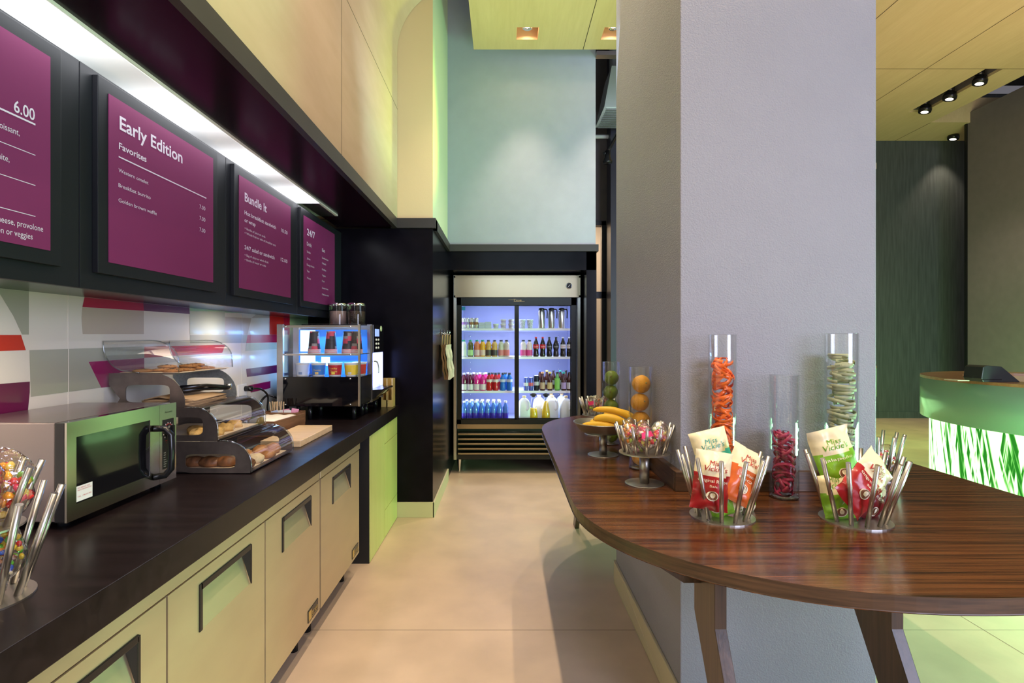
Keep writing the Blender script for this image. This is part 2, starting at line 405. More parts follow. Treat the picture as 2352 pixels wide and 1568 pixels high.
struct('wall_right', MB().box(7.90, 8.1, -6, 9.24, 0, 5.3), 'wallcover')
struct('wall_behind', MB().box(-3, 2.7, -5.1, -5.0, 0, 6), 'tan')
struct('trim_6', MB().box(7.885, 7.905, 9.2, 9.25, 0, 5.3), 'black')
spot_px = [(2125, 248), (2182, 218), (2251, 182), (2190, 311)]
LBL = ['black ceiling spotlight lowest of the three in the slot', 'black ceiling spotlight in the middle of the three in the slot', 'black ceiling spotlight highest of the three in the slot', 'black ceiling spotlight on its own, closest to the far dark wall']
for i, (px, py) in enumerate(spot_px):
    z = 5.10
    Y = (z - H) * F / (CY - py - 3); x = wx(px, Y)
    t = thing('ceiling_spotlight', LBL[i], 'spotlight', (x, Y, z), 'black spotlights in the lobby ceiling')
    R = Matrix.Translation((x, Y, z)) @ Matrix.Rotation(math.radians(12), 4, 'Y')
    m1 = MB((x, Y, z)); m1.X = R; m1.lathe([(0.05, -0.05), (0.085, -0.045), (0.09, 0.0), (0.075, 0.05), (0.04, 0.06), (0, 0.06)], (0, 0, 0), 20); m1.build('head', 'black', t)
    m2 = MB((x, Y, z)); m2.cyl((x, Y), 0.055, z + 0.05, z + 0.2 if i < 3 else z + 0.06, 16); m2.build('canopy', 'black', t)
    m3 = MB((x, Y, z)); m3.X = R; m3.lathe([(0, -0.046), (0.05, -0.046)], (0, 0, 0), 16); m3.build('lamp', emit('spot_lamp', (1, 0.85, 0.65), 8), t)
    l = bpy.data.lights.new('spot_beam', 'SPOT'); l.energy = 60; l.color = (1, 0.8, 0.6); l.spot_size = math.radians(80); l.spot_blend = 0.6; l.shadow_soft_size = 0.04
    lo = bpy.data.objects.new('spot_beam', l); C.objects.link(lo); lo.location = (x, Y, z - 0.07)

# view past the alcove: gallery wall, window, post, duct, track light
mb = MB().box(1.56, 3.2, 8.5, 8.7, 0, 6.3).box(-2, 1.56, 8.5, 8.7, 3.26, 6.3).box(-2, 0.8, 8.5, 8.7, 0, 3.26)
struct('wall_gallery', mb, 'wallcover')
mb = MB().box(1.535, 1.60, 8.44, 8.55, 0, 3.30).box(0.8, 1.6, 8.44, 8.55, 3.24, 3.31).box(0.8, 1.6, 8.44, 8.55, 2.1, 2.2).box(0.8, 0.85, 8.44, 8.55, 0, 3.3)
struct('window_1', mb, 'navy')
struct('wall_gallery_room', MB().box(-2, 6, 11.0, 11.1, 0, 4.2).box(-2, 6, 8.7, 11.1, 4.2, 4.3), mat('lit_cream_room', (0.7, 0.58, 0.45), 0.7))
struct('trim_7', MB().box(1.585, 1.95, 8.0, 8.3, 0, 6.3), 'navy')
struct('ceiling_gallery', MB().box(-2, 3.2, 5.58, 8.7, 6.3, 6.4), 'blackmat')
struct('trim_8', MB().box(0.95, 2.4, 5.52, 5.6, 4.36, 4.40), 'steel')
t = thing('air_duct', 'silver air duct with louvred box hanging behind the teal wall', 'air duct', (1.62, 7.5, 4.5))
mm = MB((1.62, 7.5, 4.5))
mm.add([(1.34, 7.2, 4.55), (2.0, 7.2, 4.55), (2.0, 7.9, 4.55), (1.34, 7.9, 4.55), (1.46, 7.3, 5.15), (1.9, 7.3, 5.15), (1.9, 7.8, 5.15), (1.46, 7.8, 5.15)], [(0, 1, 2, 3), (4, 5, 6, 7), (0, 1, 5, 4), (1, 2, 6, 5), (2, 3, 7, 6), (3, 0, 4, 7)])
mm.build('duct_box', mat('duct_metal', (.55, .6, .62), .5, .3), t)
mm = MB((1.62, 7.5, 4.5)); mm.cyl((1.68, 7.55), 0.2, 5.1, 6.3, 24); mm.build('duct_pipe', 'galv', t)
mm = MB((1.62, 7.5, 4.5))
for k in range(9): mm.box(1.37, 1.97, 7.22 + k * 0.075, 7.25 + k * 0.075, 4.52, 4.55)
mm.build('louvre', 'galv', t)
t = thing('track_light', 'black track light on an angled arm behind the teal wall', 'spotlight', (1.4, 7.2, 3.9))
mm = MB((1.4, 7.2, 3.9)).tube([(1.60, 7.2, 4.35), (1.38, 7.2, 3.95), (1.33, 7.2, 3.92)], 0.025, 8); mm.build('arm', 'black', t)
mm = MB((1.4, 7.2, 3.9)).lathe([(0, 0.1), (0.04, 0.1), (0.04, 0.02), (0.065, -0.04), (0.06, -0.06), (0, -0.06)], (1.385, 7.2, 3.86), 16); mm.build('head', 'black', t)
t = thing('ceiling_pipe', 'thin white pipe running level behind the teal wall', 'pipe', (1.6, 8.2, 4.3))
MB((1.6, 8.2, 4.3)).tube([(0.9, 8.2, 4.53), (3.1, 8.2, 4.53)], 0.03, 10).build('pipe', 'white', t)

# the grey pillar
struct('wall_column', MB().box(0.67, 1.414, 2.05, 3.22, 0, 4.4), 'column', bevel=0.004)
struct('baseboard_column', MB().box(0.658, 0.67, 2.04, 3.23, 0, 0.135).box(1.414, 1.426, 2.04, 3.23, 0, 0.135).box(0.658, 1.426, 3.22, 3.23, 0, .135), 'base', bevel=0.003)

# ================================================================== MENU WALL
bounds = [(0.80, 1.69), (1.69, 2.58), (2.58, 3.47), (3.47, 4.415)]
cl = ['black wall cabinet behind the cropped sandwich menu, nearest in the row', 'black wall cabinet behind the Early Edition menu board', 'black wall cabinet behind the Bundle It menu board', 'black wall cabinet behind the 24/7 menu board, farthest in the row']
for i, (a, b) in enumerate(bounds):
    t = thing('wall_cabinet', cl[i], 'cabinet', (MX, (a + b) / 2, 1.613), 'black wall cabinets above the counter')
    og = (MX, (a + b) / 2, 1.613)
    MB(og).box(WX, MX - 0.02, a, b, 1.613, 2.33).build('body', 'blacklam', t)
    MB(og).box(MX - 0.02, MX, a + 0.0015, b - 0.0015, 1.613, 2.323).build('door', 'frameblk', t, bevel=0.0015)
boards = [(0.915, 1.555), (1.786, 2.426), (2.666, 3.308), (3.528, 4.17)]
bl = ['purple sandwich menu board cropped by the left edge, price 6.00', 'purple menu board headed Early Edition', 'purple menu board headed Bundle It', 'purple menu board headed 24/7, farthest along the counter']
TX = -1.303
def bp(px, py):
    Y = -TX * F / (CX - px); return Y, H + (CY - py) * Y / F
def line_on_board(mb, st, px, base, pxr, top, right=None):
    Y0, z0 = bp(px, base); Y1, _ = bp(pxr, base); cap = (base - top) * Y0 / F
    k = MB(mb.org); put_text(k, st, lambda u, v: (TX - 0.0005, Y0 + u, z0 + v), Y1 - Y0, cap)
    k.build('lettering', 'lettering', T_CUR, fix=False)
def rule(mb, y0, y1, z, th): mb.quad((TX - .0005, y0, z), (TX - .0005, y1, z), (TX - .0005, y1, z + th), (TX - .0005, y0, z + th))
for i, (a, b) in enumerate(boards):
    og = (TX, (a + b) / 2, 1.706)
    t = thing('menu_board', bl[i], 'menu board', og, 'purple menu boards')
    MB(og).box(MX, TX - 0.004, a - 0.045, b + 0.042, 1.666, 2.305).build('frame', 'frameblk', t, bevel=0.002)
    MB(og).box(TX - 0.004, TX - 0.0015, a, b, 1.706, 2.263).build('poster', 'purple', t)
    L = MB(og); T_CUR = t
    if i == 0:
        def right_text(st, yr, z, cap):
            w = text_width(st, cap); k = MB(og); put_text(k, st, lambda u, v: (TX - .0005, yr - w + u, z + v), w, cap); k.build('lettering', 'lettering', t, fix=False)
        right_text('6.00', 1.502, 2.058, 0.033)
        rule(L, 0.96, 1.504, 2.046, 0.005); 
        for z in (1.962, 1.878, 1.792): rule(L, 0.96, 1.504, z, 0.002)
        right_text('Ham and egg croissant,', 1.455, 1.9985, 0.017)
        right_text('Turkey, egg white,', 1.425, 1.918, 0.017)
        right_text('Cheddar cheese, provolone', 1.529, 1.755, 0.017)
        right_text('ham, bacon or veggies', 1.495, 1.727, 0.017)
    if i == 1:
        line_on_board(L, 'Early Edition', 275.3, 296, 419.4, 264)
        line_on_board(L, 'Favorites', 273.6, 341.2, 336.8, 325.8)
        y0, z0 = bp(272.9, 361); y1, _ = bp(474.3, 453); rule(L, y0, y1, z0, 0.0045)
        line_on_board(L, 'Western omelet', 272.6, 394, 341, 385)
        line_on_board(L, 'Breakfast burrito', 272.6, 428.6, 346.2, 419.4)
        line_on_board(L, 'Golden brown waffle', 272.6, 462.9, 360.3, 453.8)
        for p in (478, 504.3, 530.6): line_on_board(L, '7.00', 458.5, p, 471.8, p - 9.5)
    if i == 2:
        for st, x, yb, xr, yt in [('Bundle It', 562.4, 461.2, 612.8, 440.5), ('Hot breakfast sandwich', 562, 491.5, 633.9, 482), ('or wrap', 562, 508.8, 587, 499.5),
                                  ('+ Bottle of juice or soda', 562, 526, 609.7, 520.5), ('+ Whole fruit or side of breakfast tots', 562, 536.6, 633.4, 531),
                                  ('24/7 salad or sandwich', 562, 571.5, 630.8, 562), ('+ Bag of chips or whole fruit', 562, 587.3, 616.5, 581.8), ('+ Bottle of water or soda', 562, 598, 610.9, 592.5),
                                  ('10.50', 646, 531.8, 660.6, 523.4), ('12.00', 645, 599, 660.4, 590.6)]:
            line_on_board(L, st, x, yb, xr, yt)
    if i == 3:
        for st, x, yb, xr, yt in [('24/7', 705.4, 538.8, 723.6, 523), ('Drink', 705, 563, 715.9, 554), ('Sodas', 705, 579.3, 713.4, 574.5), ('Juices', 705, 594.5, 712.8, 589.8),
                                  ('Energy drinks', 705, 609.3, 722, 604.6), ('Teas', 705, 623.8, 710.8, 619.2), ('Waters', 705, 639.6, 714, 635),
                                  ('Eat', 740, 577, 746.6, 569.5), ('Sandwiches', 740, 593.3, 754, 589), ('Salads', 740, 605.6, 749, 601.2), ('Parfaits', 740, 620, 749, 615.6),
                                  ('Yogurt', 740, 633.5, 748.3, 629), ('Fruit', 740, 646.8, 745.5, 642.4), ('Sweet treats', 740, 662.6, 754, 658.2), ('Made-to-order', 740, 677.2, 755.6, 673)]:
            line_on_board(L, st, x, yb, xr, yt)
    if L.v: L.build('rule_line', 'lettering', t, fix=False)

# light channel over the boards
LS = thing('light_channel', 'long white lit light channel above the menu boards', 'light fixture', (-1.24, 2.0, 2.34))
og = (-1.24, 2.0, 2.34)
MB(og).box(MX - 0.11, -1.222, -1.0, 3.98, 2.36, 2.371).build('housing', 'white', LS)
m, nt, b = _new('channel_diffuser')
b.inputs['Base Color'].default_value = (0.8, 0.8, 0.8, 1); b.inputs['Roughness'].default_value = 0.4
tc = nt.nodes.new('ShaderNodeTexCoord'); sp = nt.nodes.new('ShaderNodeSeparateXYZ'); nt.links.new(tc.outputs['Object'], sp.inputs[0])
a1 = nt.nodes.new('ShaderNodeMath'); a1.operation = 'MULTIPLY'; a1.inputs[1].default_value = 2 * PI / 0.62
sn = nt.nodes.new('ShaderNodeMath'); sn.operation = 'SINE'
mr = nt.nodes.new('ShaderNodeMapRange'); mr.inputs['From Min'].default_value = -1; mr.inputs['To Min'].default_value = 0.3; mr.inputs['To Max'].default_value = 1.15
nt.links.new(sp.outputs['Y'], a1.inputs[0]); nt.links.new(a1.outputs[0], sn.inputs[0]); nt.links.new(sn.outputs[0], mr.inputs['Value'])
mu = nt.nodes.new('ShaderNodeMath'); mu.operation = 'MULTIPLY'; mu.inputs[1].default_value = 1.6
nt.links.new(mr.outputs[0], mu.inputs[0]); nt.links.new(mu.outputs[0], b.inputs['Emission Strength']); b.inputs['Emission Color'].default_value = (0.93, 0.95, 1, 1)
MB(og).box(MX - 0.10, -1.228, -0.98, 3.6, 2.357, 2.3605).build('diffuser', m, LS)
MB(og).box(MX - 0.02, -1.236, 3.6, 3.97, 2.357, 2.3605).build('end_plate', 'steel', LS)
l = bpy.data.lights.new('channel_light', 'AREA'); l.shape = 'RECTANGLE'; l.size = 0.1; l.size_y = 4.6; l.energy = 8; l.color = (0.93, 0.94, 1)
lo = bpy.data.objects.new('channel_light', l); C.objects.link(lo); lo.location = (-1.26, 1.4, 2.35)

# backsplash with printed mosaic
og = (WX, 2.2, 0.915)
mb = MB(og).box(WX - 0.006, WX, -1.5, YB, 0.915, 1.613, 0)
cols = [(0.72, 0.67, 0.58), (0.36, 0.36, 0.28), (0.50, 0.42, 0.33), (0.42, 0.008, 0.05), (0.28, 0.006, 0.09), (0.12, 0.005, 0.05), (0.55, 0.035, 0.02), (0.62, 0.015, 0.01), (0.30, 0.52, 0.28), (0.47, 0.50, 0.40)]
bm_mats = [mat('splash_%d' % k, c, 0.3, coat=0.25) for k, c in enumerate(cols)]
def bs(px, py):
    Y = -WX * F / (CX - px); return (WX, Y, min(1.6125, max(0.9155, H + (CY - py) * Y / F)))
polys = [(1, [(-60, 636), (66, 648), (66, 768), (50, 768), (30, 725), (0, 676), (-60, 610)]),
         (6, [(-60, 769), (48, 769), (59, 804), (-60, 808)]),
         (5, [(-60, 886), (68, 876), (68, 900), (64, 940), (60, 990), (-60, 1000)]),
         (2, [(195, 655), (328.7, 672), (328.7, 687), (193.7, 674.5)]),
         (3, [(193.7, 674.5), (328.7, 687), (330, 713.6), (188.8, 704.8)]),
         (5, [(328.7, 677.6), (434.7, 689), (435.4, 720.7), (330, 713.6)]),
         (2, [(188.8, 705.2), (330, 714), (330, 767), (189.5, 767), (187, 730)]),
         (1, [(67, 804), (331, 795), (331, 821.5), (203, 830.6), (232, 890), (70, 911)]),
         (4, [(203, 830.8), (330.8, 822), (330.8, 880), (232, 890)]),
         (6, [(330.8, 796), (517, 791.5), (510, 810), (330.8, 821.5)]),
         (8, [(435, 689), (560, 700), (560, 714), (435, 714)]),
         (9, [(435.4, 714.5), (516, 714.5), (516, 768), (435.4, 768)]),
         (1, [(436, 769), (568, 769), (565, 787.5), (436, 788)]),
         (2, [(516.5, 727), (577, 730.6), (568, 768.5), (516.5, 768.5)]),
         (3, [(568, 769.2), (636, 768.2), (636, 786), (565, 787.7)]),
         (5, [(564.8, 847), (636.6, 838), (636.6, 855.6), (567, 865.5)]),
         (4, [(569.7, 885), (620.7, 874.8), (620.7, 891), (575.9, 901)]),
         (7, [(619, 708), (650, 712), (655, 768), (619, 768)]),
         (3, [(650, 712), (665, 716), (665, 768), (655, 768)]),
         (8, [(665, 714), (707, 718), (707, 800), (665, 800)]),
         (9, [(565, 788.5), (636, 787), (636, 801), (563, 806)]),
         (2, [(587, 704), (618.5, 708), (618.5, 730), (577, 730)])]
for k, (ci, pl) in enumerate(polys):
    pts = [bs(*p) for p in pl]
    mb.add([(WX + 0.0006 + 0.00005 * k, p[1], p[2]) for p in pts], [tuple(range(len(pts)))], ci)
for y in (1.985, 3.3): mb.box(WX, WX + .0018, y - .0015, y + .0015, 0.915, 1.613, 0)
o = mb.build('wall_backsplash', bm_mats, fix=False); o['kind'] = 'structure'

# ================================================================== COUNTER RUN
CZ = 0.915
o = MB((-1.23, 1.5, 0.83)).box(WX, -0.86, -1.5, YB, 0.83, CZ).build('countertop', ['counter'], bevel=0.002)
tag(o, 'long black laminate countertop running under the menu boards', 'countertop')
mbf = None
# stainless undercounter refrigerators
FX = -0.885
def fridge_door(t, og, a, b, name='door', curved=False):
    mb = MB(og)
    # front skin with a trapezoid pocket
    z0, z1 = 0.15, 0.775
    w = b - a
    py0, py1 = a + 0.155 * w / 0.58, a + 0.155 * w / 0.58 + 0.31
    pz0, pz1 = 0.60, 0.735
    g = 0.004
    # frame around pocket
    mb.box(FX - 0.05, FX, a + g, py0, z0, z1); mb.box(FX - 0.05, FX, py1, b - g, z0, z1)
    mb.box(FX - 0.05, FX, py0, py1, z0, pz0); mb.box(FX - 0.05, FX, py0, py1, pz1, z1)
    mb.box(FX - 0.05, FX - 0.045, py0, py1, pz0, pz1)
    d = mb.build(name, 'doorsteel', t, fix=False)
    p = MB(og)     # sloping recess plate
    p.quad((FX - 0.001, py0, pz0), (FX - 0.001, py1, pz0), (FX - 0.04, py1, pz1), (FX - 0.04, py0, pz1))
    p.build('recess_plate', 'doorsteel', d, fix=False)
    h = MB(og)
    th = 0.016
    h.box(FX - 0.03, FX + 0.004, py0 - 0.002, py1 + 0.002, pz1 - th, pz1 + 0.004)
    h.box(FX - 0.01, FX + 0.004, py0 - th * .5, py0 + th * .5, pz0, pz1 + 0.004)
    h.prism([(FX + 0.004, pz0 - 0.002), (FX - 0.04, pz1), (FX + 0.004, pz1)], 'y', py1 - 0.004, py1 + 0.008)
    h.build('handle', 'black', d, bevel=0.002)
    return d
units = [((0.84, 2.60), [(0.84, 1.42), (1.42, 2.004), (2.004, 2.60)], 'three-door stainless undercounter refrigerator nearest the camera', 2),
         ((2.612, 3.33), [(2.612, 3.31)], 'single-door stainless undercounter refrigerator beside the lime cabinet', 0)]
for (a, b), doors, lab, bi in units:
    og = (-1.2, (a + b) / 2, 0)
    t = thing('undercounter_refrigerator', lab, 'refrigerator', og, 'stainless undercounter refrigerators')
    MB(og).box(WX + .01, FX - 0.052, a, b, 0.13, 0.80).build('body', 'blackmat', t)
    MB(og).box(FX - 0.05, FX - 0.001, a, b, 0.779, 0.818).build('top_rail', 'doorsteel', t, bevel=0.002)
    for k in (a + 0.08, b - 0.08):
        for x in (-0.98, -1.5):
            MB(og).cyl((x, k), 0.02, 0, 0.13, 12).build('leg', 'black', t)
    MB(og).box(-1.0, -0.985, a, b, 0.01, 0.13).build('kick_plate', 'blackmat', t)
    for j, (c, d) in enumerate(doors):
        dr = fridge_door(t, og, c, d)
        if j == bi:
            m = MB(og).box(FX, FX + 0.003, d - 0.16, d - 0.03, 0.168, 0.222)
            bd = m.build('badge', 'black', dr)
            m = MB(og); put_text(m, 'true', lambda u, v: (FX + 0.0036, d - 0.115 + u, 0.186 + v), 0.075, 0.024)
            m.box(FX + .003, FX + .0035, d - 0.155, d - 0.12, 0.174, 0.216).quad((FX + .0036, d - .115, .178), (FX + .0036, d - .04, .178), (FX + .0036, d - .04, .1805), (FX + .0036, d - .115, .1805))
            m.build('badge_lettering', colmat('badge_gold', (0.62, 0.45, 0.12), 0.35, metal=0.7), bd, fix=False)
# lime-washed laminate cabinet at the end
og = (-1.2, 3.95, 0)
t = thing('base_cabinet', 'lime-washed laminate base cabinet under the far end of the counter', 'cabinet', og)
MB(og).box(WX + .01, -0.905, 3.50, YB - 0.016, 0.0, 0.83).build('body', 'blackmat', t)
MB(og).box(-0.905, -0.872, 3.50, 3.507, 0.0, 0.83).build('side_edge', 'blackmat', t)
MB(og).box(-0.90, -0.868, 3.507, 3.935, 0.004, 0.825).build('door', 'greenlam', t, bevel=.001)
MB(og).box(-0.90, -0.868, 3.945, YB - 0.018, 0.69, 0.825).build('drawer', 'greenlam', t, bevel=.001)
MB(og).box(-0.90, -0.868, 3.945, YB - 0.018, 0.205, 0.686).build('door', 'greenlam', t, bevel=.001)
MB(og).box(-0.90, -0.868, 3.945, YB - 0.018, 0.004, 0.201).build('plinth_panel', 'greenlam', t, bevel=.001)

# ------------------------------------------------------------------ microwave
og = (-1.39, 1.763, CZ)
t = thing('microwave', 'stainless commercial microwave with black handle on the counter', 'microwave oven', og)
y0, y1, z0, z1, xf = 1.511, 2.016, 0.937, 1.217, -1.222
MB(og).box(-1.585, xf - 0.035, y0 + 0.004, y1 - 0.004, z0, z1).build('housing', mat('microwave_housing', (0.30, 0.25, 0.25), 0.22, 0.8), t, bevel=0.004)
MB(og).box(xf - 0.035, xf - 0.006, y0, y1, z0, z1 - 0.001).build('front_frame', 'blackgloss', t, bevel=0.002)
yc = y1 - 0.098
mb = MB(og)
wy0, wy1, wz0, wz1 = y0 + 0.034, yc - 0.05, z0 + 0.044, z1 - 0.045
mb.box(xf - 0.006, xf, y0, wy0, z0, z1).box(xf - 0.006, xf, wy1, yc, z0, z1).box(xf - 0.006, xf, wy0, wy1, z0, wz0).box(xf - 0.006, xf, wy0, wy1, wz1, z1)
d = mb.build('door', mat('microwave_steel', (0.60, 0.57, 0.50), 0.19, 1.0), t, fix=False)
MB(og).box(xf - 0.006, xf - 0.002, wy0, wy1, wz0, wz1).build('window', 'blackgloss', d)
m = MB(og)
hy = yc - 0.012
pts = [(xf, hy - .02, 1.055 + .085), (xf + 0.03, hy - .005, 1.055 + .082), (xf + 0.048, hy, 1.055 + .06), (xf + 0.05, hy, 1.055), (xf + 0.048, hy, 1.055 - .06), (xf + 0.03, hy - .005, 1.055 - .082), (xf, hy - .02, 1.055 - .085)]
m.tube(pts, 0.0115, 8); m.build('handle', 'black', d)
m = MB(og).box(xf - 0.002, xf - 0.0012, wy0 + 0.002, wy0 + 0.062, wz0 + 0.004, wz0 + 0.048)
st = m.build('sticker', 'white', d)
red = colmat('red_print', (0.5, 0.02, 0.02), 0.6)
m = MB(og)
for tx, zz, cp, w in [('FOR SERVICE AND', .036, .004, .046), ('PARTS INFORMATION', .030, .004, .052), ('CALL  1-888-350-9590', .012, .004, .052)]:
    put_text(m, tx, lambda u, v: (xf - 0.001, wy0 + 0.006 + u, wz0 + 0.004 + zz + v), w, cp)
m.build('sticker_print', red, st, fix=False)
cp = MB(og).box(xf - 0.006, xf, yc + 0.001, y1, z0, z1).build('control_panel', 'steel_h', t)
MB(og).box(xf, xf + 0.001, yc + 0.017, y1 - 0.017, z0 + 0.048, z1 - 0.055).build('panel_face', 'blackmat', cp)
yk, zk = (yc + y1) / 2, z1 - 0.098
kn = MB(og); kn.X = Matrix.Translation((xf + .001, yk, zk)) @ Matrix.Rotation(PI / 2, 4, 'Y')
kn.lathe([(0.021, 0), (0.021, 0.008), (0.018, 0.012), (0, 0.012)], (0, 0, 0), 24); kn.box(-0.021, 0.021, -0.005, 0.005, 0.01, 0.022)
kn.build('knob', 'black', cp, bevel=0.001)
m = MB(og)
for k in range(12):
    a = PI * 1.35 - k * (PI * 1.6 / 11) - 0.3
    yy, zz = yk + 0.029 * math.cos(a), zk + 0.029 * math.sin(a)
    m.box(xf + .001, xf + .0016, yy - .0013, yy + .0013, zz - .002, zz + .002, 0)
for k in range(24):
    a = PI - k * PI / 24
    a2 = PI - (k + 1) * PI / 24
    m.quad((xf + .0015, yk + .0245 * math.cos(a), zk + .0245 * math.sin(a)), (xf + .0015, yk + .0245 * math.cos(a2), zk + .0245 * math.sin(a2)), (xf + .0015, yk + .026 * math.cos(a2), zk + .026 * math.sin(a2)), (xf + .0015, yk + .026 * math.cos(a), zk + .026 * math.sin(a)), 1)
put_text(m, 'MINUTES', lambda u, v: (xf + .0016, yk - .018 + u, zk - .036 + v), .036, .004, 1)
put_text(m, 'TIMER', lambda u, v: (xf + .0016, yk - .012 + u, zk - .044 + v), .024, .0035, 1)
for r in range(7):
    put_text(m, ['COOK', 'HEAT', 'Roll', 'Pastry', 'Sandwich', 'Coffee', 'Pizza'][r], lambda u, v: (xf + .0016, yc + .022 + u, z0 + .104 - r * .008 + v), [.012, .011, .009, .014, .02, .015, .012][r], .004, 0)
    put_text(m, ':%02d' % (10 + 5 * r), lambda u, v: (xf + .0016, y1 - .034 + u, z0 + .104 - r * .008 + v), .010, .004, 0)
m.build('panel_print', ['white', red], cp, fix=False)
m = MB(og); put_text(m, 'Panasonic', lambda u, v: (xf + .0006, yc + 0.032 + u, z1 - 0.032 + v), 0.042, 0.0062); m.build('panel_logo', 'black', cp, fix=False)
for x in (-1.54, -1.27):
    for y in (1.56, 1.97): MB(og).cyl((x, y), 0.016, CZ, z0, 12).build('foot', 'black', t)

# ------------------------------------------------------------------ tiered bakery case
NY, FY = 2.155, 2.572
og = (-1.3, 2.36, CZ)
case = thing('bakery_case', 'three-tier bakery display case with curved clear lids beside the microwave', 'display case', og)
def arc(cx, cz, rx, rz, a0, a1, n=10): return [(cx + rx * math.cos(math.radians(a0 + (a1 - a0) * i / n)), cz + rz * math.sin(math.radians(a0 + (a1 - a0) * i / n))) for i in range(n + 1)]
def ring_plate(outer, inner, y, th=0.003):
    """plate with one hole: outer and inner outlines of equal length"""
    n = len(outer); mb = MB(og)
    v = [(x, y, z) for x, z in outer] + [(x, y, z) for x, z in inner] + [(x, y + th, z) for x, z in outer] + [(x, y + th, z) for x, z in inner]
    f = []
    for i in range(n):
        j = (i + 1) % n
        f += [(i, j, n + j, n + i), (2 * n + i, 3 * n + i, 3 * n + j, 2 * n + j), (i, 2 * n + i, 2 * n + j, j), (n + i, n + j, 3 * n + j, 3 * n + i)]
    return mb.add(v, f)
def resample(pl, n):
    d = [0]
    P = pl + [pl[0]]
    for i in range(len(pl)): d.append(d[-1] + math.dist(P[i], P[i + 1]))
    out = []
    for k in range(n):
        s = d[-1] * k / n; i = max(j for j in range(len(pl)) if d[j] <= s + 1e-9)
        f = (s - d[i]) / max(1e-9, d[i + 1] - d[i]); out.append((P[i][0] + (P[i + 1][0] - P[i][0]) * f, P[i][1] + (P[i + 1][1] - P[i][1]) * f))
    return out
def matched(outer, c, hole_fn):
    """for each outer point cast toward centre, hole_fn(angle)->point"""
    return [hole_fn(math.atan2(z - c[1], x - c[0])) for x, z in outer]
def rect_hole(cx, cz, hx, hz, p=6.0):
    def f(a):
        ca, sa = math.cos(a) / hx, math.sin(a) / hz
        r = (abs(ca) ** p + abs(sa) ** p) ** (-1 / p)
        return (cx + r * math.cos(a), cz + r * math.sin(a))
    return f
# top arch plates, middle plates, bottom plates
top_out = [(-1.575, 1.316), (-1.40, 1.316)] + arc(-1.40, 1.196, 0.128, 0.12, 90, 0)[1:] + [(-1.272, 1.178), (-1.30, 1.178), (-1.555, 1.178), (-1.53, 1.215), (-1.575, 1.27)]
mid_out = [(-1.55, 1.178), (-1.24, 1.177)] + arc(-1.235, 1.09, 0.093, 0.087, 90, 0)[1:] + [(-1.142, 1.045), (-1.55, 1.045)]
bot_out = [(-1.50, 1.045), (-1.12, 1.043)] + arc(-1.112, 0.955, 0.104, 0.088, 90, 0)[1:] + [(-1.008, 0.918), (-1.25, 0.918), (-1.31, 0.93), (-1.36, 0.965), (-1.50, 1.0)]
for nm, outl, c, hx, hz in [('arch_plate', top_out, (-1.42, 1.235), 0.088, 0.035), ('middle_plate', mid_out, (-1.30, 1.105), 0.10, 0.036), ('lower_plate', bot_out, (-1.17, 0.966), 0.10, 0.028)]:
    ou = resample(outl, 72)
    for y, mt in ((NY, 'caseplate'), (FY, 'galv' if nm == 'arch_plate' else 'caseplate')):
        inn = matched(ou, c, rect_hole(c[0], c[1], hx, hz))
        ring_plate(ou, inn, y).build(nm, mt, case)
def shelf(x0, x1, z, nm='shelf', m_='caseplate'): MB(og).box(x0, x1, NY + .003, FY, z, z + 0.004).build(nm, m_, case)
shelf(-1.57, -1.32, 1.311); shelf(-1.55, -1.20, 1.176); shelf(-1.55, -1.145, 1.048); shelf(-1.50, -1.01, 0.921)
for x0, x1, z in ((-1.54, -1.30, 1.3165), (-1.50, -1.165, 1.0525), (-1.45, -1.03, 0.9255)):
    MB(og).box(x0, x1, NY + .012, FY - .012, z, z + 0.002).build('tray_liner', 'card', case)
def lid(prof, nm='curved_lid', ends=False, th=0.0):
    mb = MB(og).strip(prof, 'y', NY - 0.004, FY + 0.004)
    o = mb.build(nm, 'acrylic', case, fix=False)
    for y in (NY - 0.005, FY + 0.003):
        mb = MB(og)
        if ends: mb.add([(x, y, z) for x, z in prof], [tuple(range(len(prof)))])
        if ends: mb.build('lid_end', 'acrylic', o, fix=False)
        MB(og).tube([(x, y, z) for x, z in prof], 0.0028, 6).build('lid_edge', 'glassrim', o)
    return o
top_prof = [(-1.45, 1.318)] + [(-1.50, 1.325)] + arc(-1.50, 1.43, 0.094, 0.105, 262, 182, 8) + [(-1.594, 1.445), (-1.415, 1.447)] + arc(-1.405, 1.365, 0.11, 0.082, 90, 0, 10) + [(-1.293, 1.32)]
lid(top_prof, ends=True)
lid([(-1.26, 1.18), (-1.235, 1.182)] + arc(-1.235, 1.09, 0.098, 0.092, 90, 0) + [(-1.136, 1.052)])
lid([(-1.13, 1.047), (-1.112, 1.049)] + arc(-1.112, 0.955, 0.108, 0.093, 90, 0) + [(-1.003, 0.924)])
